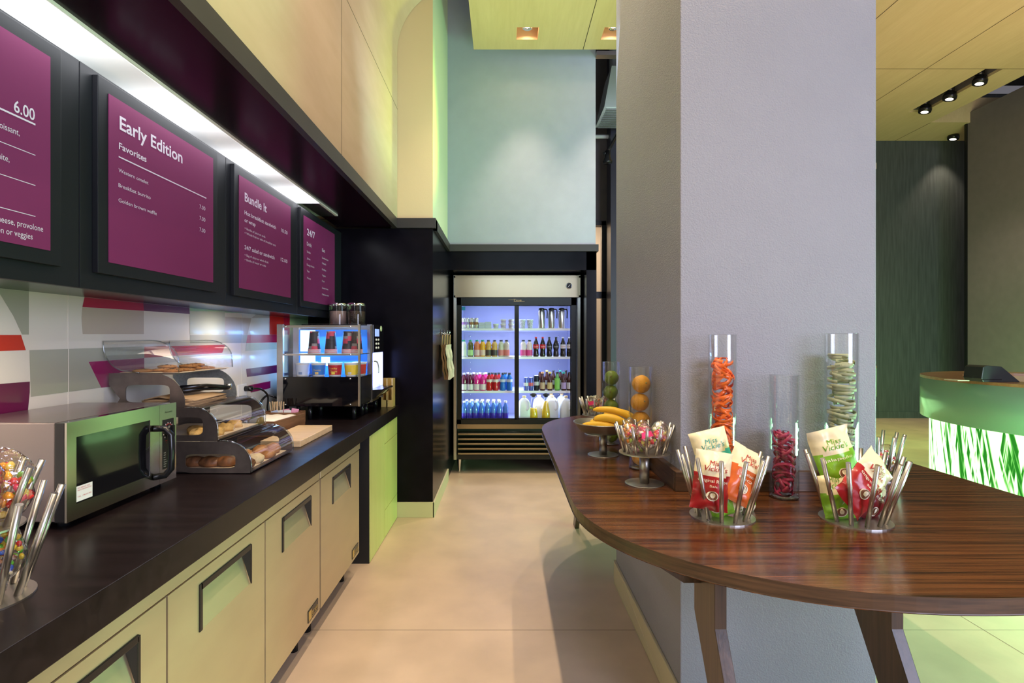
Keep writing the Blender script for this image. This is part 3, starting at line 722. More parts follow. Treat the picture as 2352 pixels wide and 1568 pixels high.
# cookies
ck = colmat('cookie_dough', (0.42, 0.19, 0.06), 0.85, var=0.2, scale=(60, 60, 60), bump=0.5, bscale=80)
chip = colmat('chocolate', (0.035, 0.015, 0.01), 0.5)
r0 = thing('cookie', '', 'cookie')
b = MB().lathe([(0, 0), (0.032, 0), (0.037, 0.004), (0.034, 0.009), (0.02, 0.0125), (0, 0.013)], (0, 0, 0), 20); b.build('biscuit', ck, r0)
b = MB()
for k in range(9):
    a = random.uniform(0, 6.28); r = random.uniform(0, 0.028); b.blob((r * math.cos(a), r * math.sin(a), 0.0125 - r * 0.12), 0.004, 0.004, 0.003, 0, 7, 5)
b.build('chocolate_chips', chip, r0)
pr = Proto(r0)
spots = [(-1.47, 2.20, 0), (-1.425, 2.245, 0), (-1.35, 2.205, 0), (-1.40, 2.32, 0), (-1.345, 2.285, 0), (-1.37, 2.38, 0), (-1.36, 2.33, .013), (-1.42, 2.28, .013), (-1.35, 2.45, 0), (-1.385, 2.43, .013)]
dl = ['leftmost, nearest the clear end', 'second from left, overlapping its neighbour', 'at the front under the curved lid edge', 'behind the front pair', 'front row, middle', 'middle row toward the far end', 'lying on top of the middle pile', 'on top of the left pile', 'farthest at the front', 'on top of the far pile']
for (x, y, dz), d in zip(spots, dl): pr.put((x, y, 1.3187 + dz), 'chocolate chip cookie on the top tier, ' + d, (random.uniform(-.05, .05), random.uniform(-.05, .05), random.uniform(0, 6)), 'cookies on the top tier')
# scones on the middle tier
sc = colmat('scone_crust', (0.62, 0.38, 0.12), 0.7, var=0.25, scale=(40, 40, 40), bump=0.4, bscale=50)
for i, (x, y, d) in enumerate([(-1.245, 2.20, 'nearest, seen through the side cut-out'), (-1.30, 2.28, 'behind the nearest one'), (-1.20, 2.25, 'front, behind the curved lid'), (-1.21, 2.35, 'next along behind the lid'), (-1.22, 2.45, 'far end behind the lid')]):
    o = MB((x, y, 1.0545)).blob((x, y, 1.0655), 0.036, 0.027, 0.024, 0, 18, 12, 0.25, 22, flat=0.011).build('scone', sc)
    tag(o, 'golden glazed scone on the middle tier, ' + d, 'pastry', 'pastries on the middle tier')
# buns, rolls and bagels at the bottom
bun = colmat('bun_crust', (0.40, 0.17, 0.045), 0.45, var=0.3, scale=(25, 25, 25), bump=0.15, bscale=30)
lite = colmat('floury_bread', (0.72, 0.55, 0.33), 0.7, var=0.15, scale=(30, 30, 30))
dark = colmat('dark_swirl_bread', (0.16, 0.065, 0.025), 0.5, var=0.5, scale=(60, 12, 40))
bread = [(-1.09, 2.42, .965, .034, .045, .030, bun, 'round brown bun in the middle of the bottom tier'), (-1.07, 2.50, .962, .036, .036, .028, bun, 'round brown bun at the far end of the bottom tier'),
         (-1.12, 2.34, .962, .034, .04, .028, bun, 'brown bun at the back left of the bottom tier'), (-1.055, 2.30, .955, .034, .034, .024, lite, 'pale floury muffin at the front of the bottom tier'),
         (-1.05, 2.215, .952, .030, .032, .022, dark, 'dark swirl roll nearest on the bottom tier'), (-1.045, 2.40, .95, .032, .036, .02, bun, 'seeded bagel at the front of the bottom tier'),
         (-1.15, 2.24, .95, .045, .032, .024, dark, 'brown croissant seen through the lower cut-out, right'), (-1.215, 2.235, .952, .05, .034, .024, dark, 'brown croissant seen through the lower cut-out, middle'),
         (-1.28, 2.24, .953, .05, .032, .024, dark, 'brown croissant seen through the lower cut-out, left')]
for (x, y, z, rx, ry, rz, m_, lb) in bread:
    zz = z - 0.0 
    o = MB((x, y, 0.9275)).blob((x, y, 0.9275 + rz * 0.7), rx, ry, rz, 0, 20, 12, 0.12, 20, flat=rz * 0.7).build('bread_roll', m_)
    tag(o, lb, 'bread', 'breads on the bottom tier')
# kraft bags stacked on the middle deck, tongs on top
for i in range(7):
    a = random.uniform(-.08, .08); z = 1.181 + i * 0.0042
    mb = MB((-1.37, 2.33, z)); mb.X = Matrix.Translation((-1.37 + random.uniform(-.008, .008), 2.33 + random.uniform(-.01, .01), z)) @ Matrix.Rotation(a, 4, 'Z')
    n = 10; vs_ = []; fs_ = []
    for ii in range(n + 1):
        for jj in range(2):
            u = -0.10 + 0.2 * ii / n
            vs_.append((u, -0.14 + 0.28 * jj, 0.004 * math.sin(ii * 1.1 + i) * (1 if i == 6 else .1) + (0.012 * math.exp(-((u + 0.03) / 0.04) ** 2) if i == 6 else 0)))
    for ii in range(n): fs_.append((ii * 2, ii * 2 + 1, ii * 2 + 3, ii * 2 + 2))
    mb.add(vs_, fs_, 0, True)
    o = mb.build('paper_sleeve', 'kraft', solid=0.0038, fix=False)
    tag(o, 'brown paper sleeve in the stack under the tongs, ' + (['bottom one', 'second from bottom', 'third from bottom', 'fourth from bottom', 'fifth from bottom', 'second from top', 'top one with a raised fold'][i]), 'paper bag', 'stacked brown paper sleeves')
t = thing('serving_tongs', 'black serving tongs lying on the brown paper sleeves', 'tongs', (-1.35, 2.4, 1.222))
m = MB((-1.35, 2.4, 1.222)).tube([(-1.375, 2.30, 1.232), (-1.33, 2.40, 1.232), (-1.275, 2.50, 1.228)], [0.012, 0.007, 0.009], 8); m.build('arm', 'black', t)
m = MB((-1.35, 2.4, 1.222)).tube([(-1.375, 2.30, 1.244), (-1.32, 2.40, 1.248), (-1.265, 2.49, 1.232)], [0.012, 0.007, 0.009], 8); m.build('arm', 'black', t)
m = MB((-1.35, 2.4, 1.222)).blob((-1.38, 2.29, 1.240), .022, .018, .013, 0, 14, 8); m.build('gripping_head', 'black', t)
m = MB((-1.35, 2.4, 1.222)).cyl((-1.27, 2.497), .012, 1.221, 1.247, 12); m.build('end_cap', 'steel', t)

# ------------------------------------------------------------------ outlet, cords
t = thing('wall_outlet', 'white wall outlet on the backsplash with a black plug in it', 'outlet', (WX, 4.0 * 0 + 3.28, 1.14))
Yo = 1.6 * F / (CX - 555); zo = H - (897 - CY) * Yo / F
og = (WX, Yo, zo); t.location = og
MB(og).box(WX, WX + 0.006, Yo - 0.055, Yo + 0.055, zo - 0.04, zo + 0.04).build('cover_plate', 'white', t, bevel=0.002)
t = thing('power_cord', 'thick black power cord looping from the outlet to the display cooler', 'cord', og)
MB(og).tube([(WX + 0.006, Yo + .03, zo + .01), (WX + 0.05, Yo + .035, zo + .01)], 0.016, 12).build('plug', 'black', t)
pts = []
P = [(WX + .05, Yo + .035, zo + .01), (WX + .08, Yo + .09, zo + .0), (WX + .085, Yo + .17, zo - .05), (WX + .07, Yo + .2, zo - .14), (WX + .05, Yo + .3, CZ + .02), (WX + .05, Yo + .42, CZ + .012)]
def spline(P, n=6):
    P = [Vector(p) for p in P]; out = []
    for i in range(len(P) - 1):
        p0 = P[max(i - 1, 0)]; p1 = P[i]; p2 = P[i + 1]; p3 = P[min(i + 2, len(P) - 1)]
        for k in range(n):
            t_ = k / n
            out.append(0.5 * ((2 * p1) + (-p0 + p2) * t_ + (2 * p0 - 5 * p1 + 4 * p2 - p3) * t_ ** 2 + (-p0 + 3 * p1 - 3 * p2 + p3) * t_ ** 3))
    out.append(P[-1]); return out
MB(og).tube(spline(P), 0.006, 8).build('cable', 'black', t)
og2 = (-1.55, 3.5, CZ)
o = MB(og2).tube(spline([(-1.52, 3.62, 1.06), (-1.53, 3.50, 1.09), (-1.54, 3.42, 1.05), (-1.54, 3.42, .98), (-1.52, 3.52, .925), (-1.50, 3.60, .924)]), 0.007, 8).build('power_cord', 'black')
tag(o, 'black cord curling out behind the lit display cooler', 'cord')

# ------------------------------------------------------------------ cutting board, caddy
o = MB((-1.13, 2.94, CZ)).box(-1.213, -1.012, 2.69, 3.19, CZ, CZ + .032).build('cutting_board', 'butcher', bevel=0.003)
tag(o, 'light wood cutting board on the counter beside the bakery case', 'cutting board')
def caddy(loc, rz, L, W, Hh, label, divs):
    t = thing('wooden_tray', label, 'tray', loc, None, rz)
    th = 0.01
    for nm, b_ in [('side', (-W / 2, -W / 2 + th, -L / 2, L / 2)), ('side', (W / 2 - th, W / 2, -L / 2, L / 2)), ('end', (-W / 2 + th, W / 2 - th, -L / 2, -L / 2 + th)), ('end', (-W / 2 + th, W / 2 - th, L / 2 - th, L / 2))]:
        MB().box(*b_, 0, Hh).build(nm, 'walnut', t, bevel=0.001)
    MB().box(-W / 2 + th, W / 2 - th, -L / 2 + th, L / 2 - th, 0, .006).build('base', 'walnut', t)
    for d in divs: MB().box(-W / 2 + th, W / 2 - th, d, d + .008, .006, Hh - .01).build('divider', 'walnut', t)
    return t
T1 = (-1.365, 3.16, CZ); R1 = math.radians(-6)
caddy(T1, R1, 0.36, 0.25, 0.085, 'walnut tray filled with white napkins behind the cutting board', [])
T2 = (-1.42, 3.42 + .03, CZ)
caddy(T2, R1, 0.17, 0.24, 0.075, 'walnut tray of sugar packets and stir sticks behind the napkins', [0.0])
Z1 = Matrix.Translation(T1) @ Matrix.Rotation(R1, 4, 'Z')
t = thing('napkin_stack', 'stack of white paper napkins in the walnut tray', 'napkins', Z1 @ Vector((0, 0, 0.0062)), None, R1)
for k in range(7):
    mb = MB(); n = 12
    zz = 0.008 + k * 0.010
    vs_ = [((-0.105 + 0.21 * i / n), (-0.155 + 0.31 * j / 10), zz + 0.004 * math.sin(i * 1.3 + k) * math.cos(j * .9)) for i in range(n + 1) for j in range(11)]
    mb.add(vs_, [(i * 11 + j, i * 11 + j + 1, (i + 1) * 11 + j + 1, (i + 1) * 11 + j) for i in range(n) for j in range(10)], 0, True)
    mb.build('napkin', 'napkin', t, solid=.006, fix=False)
Z2 = Matrix.Translation(T2) @ Matrix.Rotation(R1, 4, 'Z')
stick = colmat('stir_stick_wood', (0.7, 0.5, 0.28), 0.7)
s0 = MB().box(-.003, .003, -.0008, .0008, 0, .13).build('stir_stick', stick)
tag(s0, '', 'stir stick'); ps = Proto(s0)
for k in range(12):
    p = Z2 @ Vector((-0.075 + (k % 6) * .012, 0.03 + (k // 6) * .015, 0.0065)); ps.put(p, 'wooden stir stick in the walnut tray, part of the upright cluster', (random.uniform(-.12, .12), random.uniform(-.15, .15), 0), 'stir sticks in the walnut tray')
for k, (c, d) in enumerate([((0.8, 0.35, 0.5), 'pink'), ((0.8, 0.35, 0.5), 'pink'), ((0.8, 0.8, 0.78), 'white'), ((0.8, 0.8, 0.78), 'white'), ((0.45, 0.55, 0.75), 'pale blue')]):
    p = Z2 @ Vector([(0.03, .035, 0.0065), (0.05, .045, .0065), (0.02, -.045, .0065), (0.06, -.04, .0065), (0.0, -.05, .0065)][k])
    o = MB().box(-.022, .022, -.002, .002, 0, .085).build('sugar_packet', colmat('packet_' + d.replace(' ', '_'), c, 0.7), bevel=.001); tag(o, d + ' sugar packet in the walnut tray, ' + ['upright beside the stir sticks', 'behind the other pink one', 'left of the white pair', 'right of the white pair', 'leaning by the front corner'][k], 'sugar packet'); o.location = p; o.rotation_euler = (random.uniform(-.2, .2), random.uniform(-.3, .3), random.uniform(-.3, .3))

# ------------------------------------------------------------------ lit display cooler
og = (-1.23, 3.74, CZ)
t = thing('display_cooler', 'blue-lit glass display cooler with black base holding cups and cereal', 'display cooler', og)
x0, x1, y0, y1 = -1.507, -0.956, 3.59, 3.885
zb, zs, zm, zt = 1.007, 1.203, 1.357, 1.552
MB(og).box(x0, x1, y0, y1, zb, zs).build('base_cabinet', 'blackgloss', t, bevel=0.002)
MB(og).box(x1, x1 + .003, y0 + .03, y1, zb + .01, zs).build('side_panel', 'black', t)
MB(og).box(x0, x0 + .04, y0 - .002, y0 + .02, zb, zt).build('post', 'steel', t)
MB(og).box(x1 - .012, x1 + .002, y0 - .002, y0 + .012, zb, zt).build('post', 'steel', t)
MB(og).box(x1 - .02, x1 + .002, y1 - .02, y1, zs, zt).build('post', 'steel', t)
MB(og).box(x0, x0 + .04, y1 - .02, y1, zs, zt).build('post', 'steel', t)
MB(og).box(x0, x1, y0, y0 + .012, zt - .022, zt - .006).build('top_rail', 'steel', t)
MB(og).box(x0, x1 + .002, y0, y1, zt - .003, zt + .006).build('top_glass', 'thinglass', t, fix=False)
MB(og).box(x0, x1, y1 - .004, y1, zt - .03, zt).build('top_rail', 'steel', t)
MB(og).box(x0 + .04, x1 - .01, y0, y0 + .012, zm - .012, zm).build('shelf_rail', 'steel', t)
MB(og).box(x0 + .04, x1 - .004, y0 + .012, y1 - .02, zm - .006, zm).build('shelf', 'steel', t)
MB(og).box(x0, x0 + .004, y0 + .02, y1, zs, zt).build('side_glass', 'thinglass', t, fix=False)
MB(og).box(x1 - .003, x1, y0 + .012, y1 - .02, zs, zt).build('side_glass', 'thinglass', t, fix=False)
MB(og).box(x0 + .04, x1 - .012, y0 + .003, y0 + .006, zs, zt - .02).build('front_glass', 'thinglass', t, fix=False)
MB(og).box(x0 + .04, x1 - .02, y1 - .008, y1 - .004, zs, zt - .03).build('back_panel', mat('cooler_back_glow', (0.06, 0.25, 0.75), 0.3, emis=(0.05, 0.25, 0.9), estr=0.35), t)  # blue LED glow put into the panel's colour and emission
MB(og).box(x0 + .05, x0 + .155, y1 - .014, y1 - .008, zm + .01, zt - .035).build('light_panel', emit('cooler_lamp', (0.50, 0.80, 1.0), 3.0), t)
MB(og).box(x0 + .05, x0 + .155, y1 - .014, y1 - .008, zs + .01, zm - .02).build('light_panel', bpy.data.materials['cooler_lamp'], t)
MB(og).box(x0 + .20, x0 + .26, y1 - .014, y1 - .008, zs + .06, zm - .03).build('light_panel', bpy.data.materials['cooler_lamp'], t)
for (bx, bz) in [(-1.45, zt - .014), (-1.02, zt - .014), (-1.45, zm - .006), (-1.02, zm - .006), (-1.45, zs - .012), (-1.02, zs - .012), (-1.45, zb + .012), (-1.02, zb + .012)]:
    m = MB(og).blob((bx, y0 - .001, bz), .007, .004, .007, 0, 10, 6); m.build('bolt', 'chrome', t)
for x in (x0 + .05, -1.30, x1 - .05):
    for y in (y0 + .04, y1 - .05): MB(og).cyl((x, y), 0.014, CZ, zb, 12).build('leg', 'black', t)
for (z, nm) in ((zt - .05, 'upper'), (zm - .03, 'lower')):
    l = bpy.data.lights.new('cooler_light', 'AREA'); l.shape = 'RECTANGLE'; l.size = 0.42; l.size_y = 0.05; l.energy = 3.2 if nm == 'lower' else 2.4; l.color = (0.18, 0.45, 1.0)
    lo = bpy.data.objects.new('cooler_light', l); C.objects.link(lo); lo.location = (-1.22, y1 - .06, z); lo.rotation_euler = (math.radians(-25), 0, 0)
# paper cups upside down
cupdark = colmat('cup_dark_print', (0.03, 0.025, 0.03), 0.5); cuppink = colmat('cup_pink_print', (0.55, 0.06, 0.10), 0.5); cupgrey = colmat('cup_grey_print', (0.25, 0.23, 0.22), 0.5)
r0 = thing('cup_stack', '', 'paper cups')
b = MB()
seg = 24
b.lathe([(0.040, 0.028), (0.0375, 0.05), (0.036, 0.068), (0.0345, 0.085), (0.0335, 0.1), (0.032, 0.118), (0.030, 0.14), (0.029, 0.15), (0, 0.15)], (0, 0, 0), seg, mis=[0, 1, 0, 2, 0, 1, 0, 0])
for k, f in enumerate(range(len(b.f))):
    col = k % seg; row = k // seg
    b.m[k] = [0, 0, 1, 0, 2, 0, 0, 1][(col // 4 * 3 + row * 5) % 8] if row < 7 else 0
b.build('cup', [cupdark, cuppink, cupgrey], r0, fix=False)
for k in range(4):
    b = MB(); b.lathe([(0.0415, k * .0075), (0.044, k * .0075 + .001), (0.044, k * .0075 + .003), (0.0415, k * .0075 + .004), (0.041, k * .0075 + .0075)], (0, 0, 0), seg, mis=[0, 0, 0, 1]); b.build('rim', ['white', cuppink], r0, fix=False)
pr = Proto(r0)
for x, d in [(wx(722, 3.68), 'leftmost'), (wx(760, 3.68), 'second from left'), (wx(799, 3.68), 'third from left'), (wx(824, 3.74), 'rightmost, beside the side glass')]:
    pr.put((x, 3.68 if x < -1.0 else 3.80, zm), 'stack of upturned dark patterned paper cups, ' + d, (0, 0, x * 20), 'cup stacks on the upper shelf')
cer = [(695, 3.64, (0.62, 0.70, 0.85), (0.25, 0.35, 0.55), 'white cereal cup with blue text, leftmost', None), (732, 3.64, (0.05, 0.22, 0.62), (0.85, 0.6, 0.2), 'blue cereal cup lettered in red, second from left', 'Cheerios'),
       (769.5, 3.64, (0.50, 0.02, 0.03), (0.9, 0.7, 0.1), 'red cereal cup with yellow lettering, third from left', 'Lucky Charms'), (807, 3.64, (0.85, 0.62, 0.05), (0.7, 0.7, 0.7), 'yellow cereal cup with white label, fourth from left', None),
       (826, 3.76, (0.60, 0.04, 0.03), (0.9, 0.8, 0.3), 'red cereal cup at the right end, behind the yellow one', None), (713, 3.76, (0.10, 0.35, 0.75), (0.9, 0.9, 0.9), 'light blue cereal cup in the back row, left', None)]
for i, (px, Y, c, c2, lb, tx) in enumerate(cer):
    x = wx(px, Y); og3 = (x, Y, zs)
    tt = thing('cereal_cup', lb, 'cereal cup', og3, 'cereal cups on the lower shelf')
    MB(og3).lathe([(0, 0), (0.038, 0), (0.0405, 0.012)], (x, Y, zs), 24).build('base_band', 'white', tt, fix=False)
    MB(og3).lathe([(0.0405, 0.012), (0.0465, 0.078)], (x, Y, zs), 24).build('printed_wrap', colmat('cereal_%d' % i, c, 0.4), tt, fix=False)
    MB(og3).lathe([(0.0465, 0.078), (0.047, 0.086), (0.050, 0.088), (0.050, 0.092), (0, 0.092)], (x, Y, zs), 24).build('lid', 'white', tt, fix=False)
    c2m = colmat('cereal_print_%d' % i, c2, 0.4)
    m = MB(og3)
    def wrap(u, v, a0):
        r = 0.0407 + 0.006 * (v - 0.012) / 0.066 + 0.0008; a = -PI / 2 + a0 + u / 0.043
        return (x + r * math.cos(a), Y + r * math.sin(a), zs + v)
    if tx:
        words = tx.split()
        for k, wd in enumerate(words): put_text(m, wd, lambda u, v: wrap(u, v + 0.05 - k * 0.02 if len(words) > 1 else v + .038, -0.55), .05, .014)
    m.add([wrap(-.012 + .006 * q, w_, 0) for w_ in (0.016, 0.032) for q in range(5)], [(q, q + 1, q + 6, q + 5) for q in range(4)])
    if m.v: m.build('print', c2m, tt, fix=False)

# ------------------------------------------------------------------ coffee machine
og = (-1.18, 4.07, CZ)
t = thing('coffee_machine', 'tall bean-to-cup coffee machine with keypad and glowing niche beside the display cooler', 'coffee machine', og)
cx0, cx1, cy0, cy1 = -1.46, -0.985, 3.895, 4.265
MB(og).box(cx0, cx1, cy0, cy1, 0.985, 1.56).build('body', 'black', t, bevel=.003)
MB(og).box(cx1, cx1 + .035, cy0, cy0 + .022, 1.0, 1.56).build('side_trim', 'steel', t)
MB(og).box(cx1, cx1 + .035, cy1 - .022, cy1, 1.0, 1.56).build('side_trim', 'chrome', t)
cpn = MB(og).box(cx1, cx1 + .04, cy0 + .022, cy1 - .022, 1.355, 1.56).build('control_panel', 'blackgloss', t, bevel=.002)
MB(og).box(cx1 + .04, cx1 + .0415, cy0 + .07, cy0 + .20, 1.475, 1.53).build('screen', emit('screen_blue', (0.35, 0.5, 1.0), 1.2), cpn)
for r in range(3):
    for c_ in range(2):
        MB(og).blob((cx1 + .041, cy0 + .11 + c_ * .07, 1.45 - r * .03), .004, .02, .009, 0, 12, 6).build('button', 'white', cpn)
MB(og).blob((cx1 + .041, cy0 + .265, 1.535), .002, .03, .022, 0, 20, 6).build('round_badge', colmat('badge_cream', (0.7, 0.8, 0.5), 0.4), cpn)
MB(og).box(cx1, cx1 + .004, cy0 + .022, cy1 - .022, 1.08, 1.355).build('niche_panel', mat('lit_niche', (0.5, 0.55, 0.9), 0.3, emis=(0.42, 0.50, 1.0), estr=1.4), t)
MB(og).tube(spline([(cx1 + .02, cy0 + .10, 1.29), (cx1 + .035, cy0 + .14, 1.285), (cx1 + .04, cy0 + .17, 1.25), (cx1 + .04, cy0 + .175, 1.20)]), 0.007, 8).build('spout', 'steel', t)
MB(og).prism([(cx1, 1.00), (cx1 + .06, 1.035), (cx1 + .115, 1.085), (cx1 + .105, 1.092), (cx1, 1.085)], 'y', cy0 + .01, cy1 - .01).build('drip_tray', 'black', t)
MB(og).add([(cx1 + .075, cy0 + .12, 1.046), (cx1 + .075, cy0 + .23, 1.046), (cx1 + .105, cy0 + .23, 1.074), (cx1 + .105, cy0 + .12, 1.074)], [(0, 1, 2, 3)]).build('tray_label', colmat('badge_cream', (0.7, 0.8, 0.5), 0.4), t, fix=False)
for x in (cx0 + .05, cx1 - .02):
    for y in (cy0 + .04, cy1 - .04): MB(og).cyl((x, y), 0.016, CZ, 0.985, 12).build('leg', 'black', t)
beans = colmat('coffee_beans', (0.03, 0.015, 0.008), 0.5, bump=1.0, bscale=120, var=0.5, scale=(120, 120, 120))
powder = colmat('powder', (0.23, 0.15, 0.13), 0.8)
for px, cm, nm in ((777, powder, 'powder'), (819, beans, 'beans')):
    x = wx(px, 4.0); hp = MB(og).lathe([(0.064, 1.56), (0.068, 1.70), (0.066, 1.704)], (x, 4.0, 0), 28, capb=False).build('hopper', 'acrylic', t, fix=False)
    MB(og).lathe([(0, 1.561), (0.061, 1.561), (0.062, 1.66), (0, 1.665)], (x, 4.0, 0), 24).build(nm, cm, hp, fix=False)
    MB(og).lathe([(0.0665, 1.704), (0.069, 1.712), (0.06, 1.722), (0, 1.722)], (x, 4.0, 0), 28).build('hopper_lid', 'chrome', hp)
l = bpy.data.lights.new('niche_light', 'AREA'); l.shape = 'RECTANGLE'; l.size = .25; l.size_y = .2; l.energy = 1.2; l.color = (0.4, 0.45, 1)
lo = bpy.data.objects.new('niche_light', l); C.objects.link(lo); lo.location = (cx1 + .02, 4.08, 1.22); lo.rotation_euler = (0, PI / 2, 0)
# lid holder
og = (-0.925, 4.34, CZ)
t = thing('lid_holder', 'yellow bamboo lid holder with two slots at the end of the counter', 'holder', og)
MB(og).box(-0.975, -0.885, 4.395, 4.403, CZ, 1.14).build('back', 'holder', t)
for x in (-0.975, -0.935, -0.893): MB(og).box(x, x + .009, 4.30, 4.395, CZ, 1.14).build('divider', 'holder', t)
MB(og).box(-0.966, -0.893, 4.30, 4.308, CZ, .97).build('front', 'holder', t)
MB(og).box(-0.966, -0.893, 4.308, 4.395, CZ, CZ + .008).build('base', 'holder', t)
# box on top of the cooler
o = MB((-1.38, 3.98, 1.0)).box(-1.60 + .01, -1.475, 3.60, 3.85, CZ, 1.56).build('wooden_crate', colmat('terracotta_card', (0.35, 0.09, 0.04), 0.6))
bpy.data.objects.remove(o)

# ================================================================== TALL GLASS-DOOR FRIDGE
FY0 = 5.85
og = (0.145, 6.2, 0)
t = thing('glass_door_refrigerator', 'tall stainless two-door glass refrigerator full of drinks in the black alcove', 'refrigerator', og)
fx0, fx1 = wx(1042, FY0), wx(1333, FY0)
def fz(py, Y=FY0): return wz(py, Y)
ztop = fz(632)
st = 'steel'
# carcass
fin = mat('fridge_liner', (0.33, 0.36, 0.58), 0.45)
MB(og).box(fx0, fx0 + .03, FY0, 6.6, 0.15, ztop).build('side_wall', 'steel', t)
MB(og).box(fx1 - .03, fx1, FY0, 6.6, 0.15, ztop).build('side_wall', 'steel', t)
MB(og).box(fx0 + .03, fx1 - .03, 6.52, 6.6, 0.15, ztop).build('back_liner', fin, t)
MB(og).box(fx0 + .03, fx0 + .06, FY0 + .09, 6.52, 0.5, 1.85).build('side_liner', fin, t)
MB(og).box(fx1 - .06, fx1 - .03, FY0 + .09, 6.52, 0.5, 1.85).build('side_liner', fin, t)
MB(og).box(fx0 + .03, fx1 - .03, FY0 + .09, 6.52, 0.47, 0.565).build('floor_liner', fin, t)
MB(og).box(fx0 + .03, fx1 - .03, FY0 + .05, 6.52, 1.86, ztop).build('top_liner', fin, t)
# header
zh0, zh1 = fz(683), ztop
hd = MB(og).box(fx0 + .01, fx1 - .01, FY0 - .03, FY0 + .05, zh0, zh1 - .01).build('header_panel', 'goldsteel', t, bevel=.004)
hd2 = MB(og); hd2.box(fx0 + .005, fx1 - .005, FY0 - .035, FY0 - .028, zh1 - .03, zh1 - .005).box(fx0 + .005, fx1 - .005, FY0 - .035, FY0 - .028, zh0, zh0 + .02).box(fx0 + .005, fx0 + .02, FY0 - .035, FY0 - .028, zh0, zh1 - .01).box(fx1 - .02, fx1 - .005, FY0 - .035, FY0 - .028, zh0, zh1 - .01)
hd2.build('header_rim', 'goldsteel', hd)
lx, lz = wx(1306, FY0), fz(657)
k = MB(og); k.X = Matrix.Translation((lx, FY0 - .03, lz)) @ Matrix.Rotation(PI / 2, 4, 'X'); k.lathe([(.033, 0), (.033, .008), (.029, .012), (.028, .012)], (0, 0, 0), 24); k.build('thermometer_ring', 'chrome', hd)
k = MB(og); k.X = Matrix.Translation((lx, FY0 - .03, lz)) @ Matrix.Rotation(PI / 2, 4, 'X'); k.lathe([(.028, .011), (0, .011)], (0, 0, 0), 24); k.build('thermometer_dial', 'blackmat', hd)
k = MB(og).add([(lx - .012, FY0 - .0425, lz - .01), (lx - .009, FY0 - .0425, lz - .013), (lx + .014, FY0 - .0425, lz + .012), (lx + .011, FY0 - .0425, lz + .014)], [(0, 1, 2, 3)]); k.build('needle', 'white', hd, fix=False)
# black door surround with logo
dx0, dx1, dz0, dz1 = wx(1050, FY0), wx(1324, FY0), fz(973), fz(684)
gz0, gz1 = fz(963), fz(702)
m = MB(og).box(dx0, dx1, FY0 - .01, FY0 + .06, gz1 + .005, dz1).box(dx0, wx(1059, FY0), FY0 - .01, FY0 + .06, dz0, dz1).box(wx(1312, FY0), dx1, FY0 - .01, FY0 + .06, dz0, dz1).box(dx0, dx1, FY0 - .01, FY0 + .06, dz0, gz0)
m.build('door_surround', 'black', t)
m = MB(og); lw = wx(1205, FY0) - wx(1170, FY0)
put_text(m, 'True', lambda u, v: (wx(1178, FY0) + u + v * .3, FY0 - .0115, fz(692) + v), .09, .026)
m.quad((wx(1168, FY0), FY0 - .0115, fz(688.5)), (wx(1180, FY0), FY0 - .0115, fz(688.5)), (wx(1180, FY0), FY0 - .0115, fz(688)), (wx(1168, FY0), FY0 - .0115, fz(688)))
m.quad((wx(1180, FY0), FY0 - .0115, fz(692.6)), (wx(1205, FY0), FY0 - .0115, fz(692.6)), (wx(1205, FY0), FY0 - .0115, fz(692)), (wx(1180, FY0), FY0 - .0115, fz(692)))
m.build('logo', colmat('logo_bronze', (0.5, 0.33, 0.16), 0.4, metal=0.6), t, fix=False)
for (a, b_, yy, nm) in ((1059, 1187, FY0 + .012, 'left'), (1184, 1312, FY0 + .035, 'right')):
    xa, xb = wx(a, FY0), wx(b_, FY0)
    d = MB(og)
    fw = 0.018
    d.box(xa, xb, yy, yy + .02, gz1 - .0, gz1 + .02).box(xa, xb, yy, yy + .02, gz0 - .02, gz0 + .01).box(xa - .01, xa + (.006 if nm == 'left' else .038), yy, yy + .02, gz0, gz1).box(xb - (.022 if nm == 'left' else .006), xb + .01, yy, yy + .02, gz0, gz1)
    do = d.build('sliding_door', 'black', t)
    MB(og).quad((xa, yy + .01, gz0), (xb, yy + .01, gz0), (xb, yy + .01, gz1), (xa, yy + .01, gz1)).build('pane', 'thinglass', do, fix=False)
m = MB(og).box(wx(1060.5, FY0), wx(1068.5, FY0), FY0 + .0205, FY0 + .0215, fz(712), fz(704)); m.build('blue_sticker', colmat('sticker_blue', (0.03, 0.25, 0.5), 0.5), t)
# shelves
SHZ = [wz(753, 5.98), wz(818, 5.98), wz(896, 5.98)]
shw = mat('white_shelf', (0.85, 0.87, 0.95), 0.4)
for z in SHZ:
    m = MB(og)
    m.box(fx0 + .06, fx1 - .06, 5.965, 5.975, z - .028, z - .004).box(fx0 + .06, fx1 - .06, 5.975, 6.47, z - .01, z - .004)
    m.build('shelf', shw, t)
led = emit('fridge_lamp', (0.78, 0.84, 1.0), 6.0)
for x in (wx(1187, 5.96), fx0 + .065, fx1 - .065): MB(og).box(x - .006, x + .006, 5.945, 5.955, 0.6, 1.8).build('light_tube', led, t)
ledots = MB(og)
for x in (wx(1079, 6.45), wx(1284, 6.45)):
    for z in [SHZ[0] - .09, SHZ[0] - .16, SHZ[1] - .09, SHZ[1] - .17, SHZ[2] - .1]: ledots.blob((x, 6.515, z), .008, .006, .008, 0, 8, 6)
ledots.build('shelf_clips', 'chrome', t)
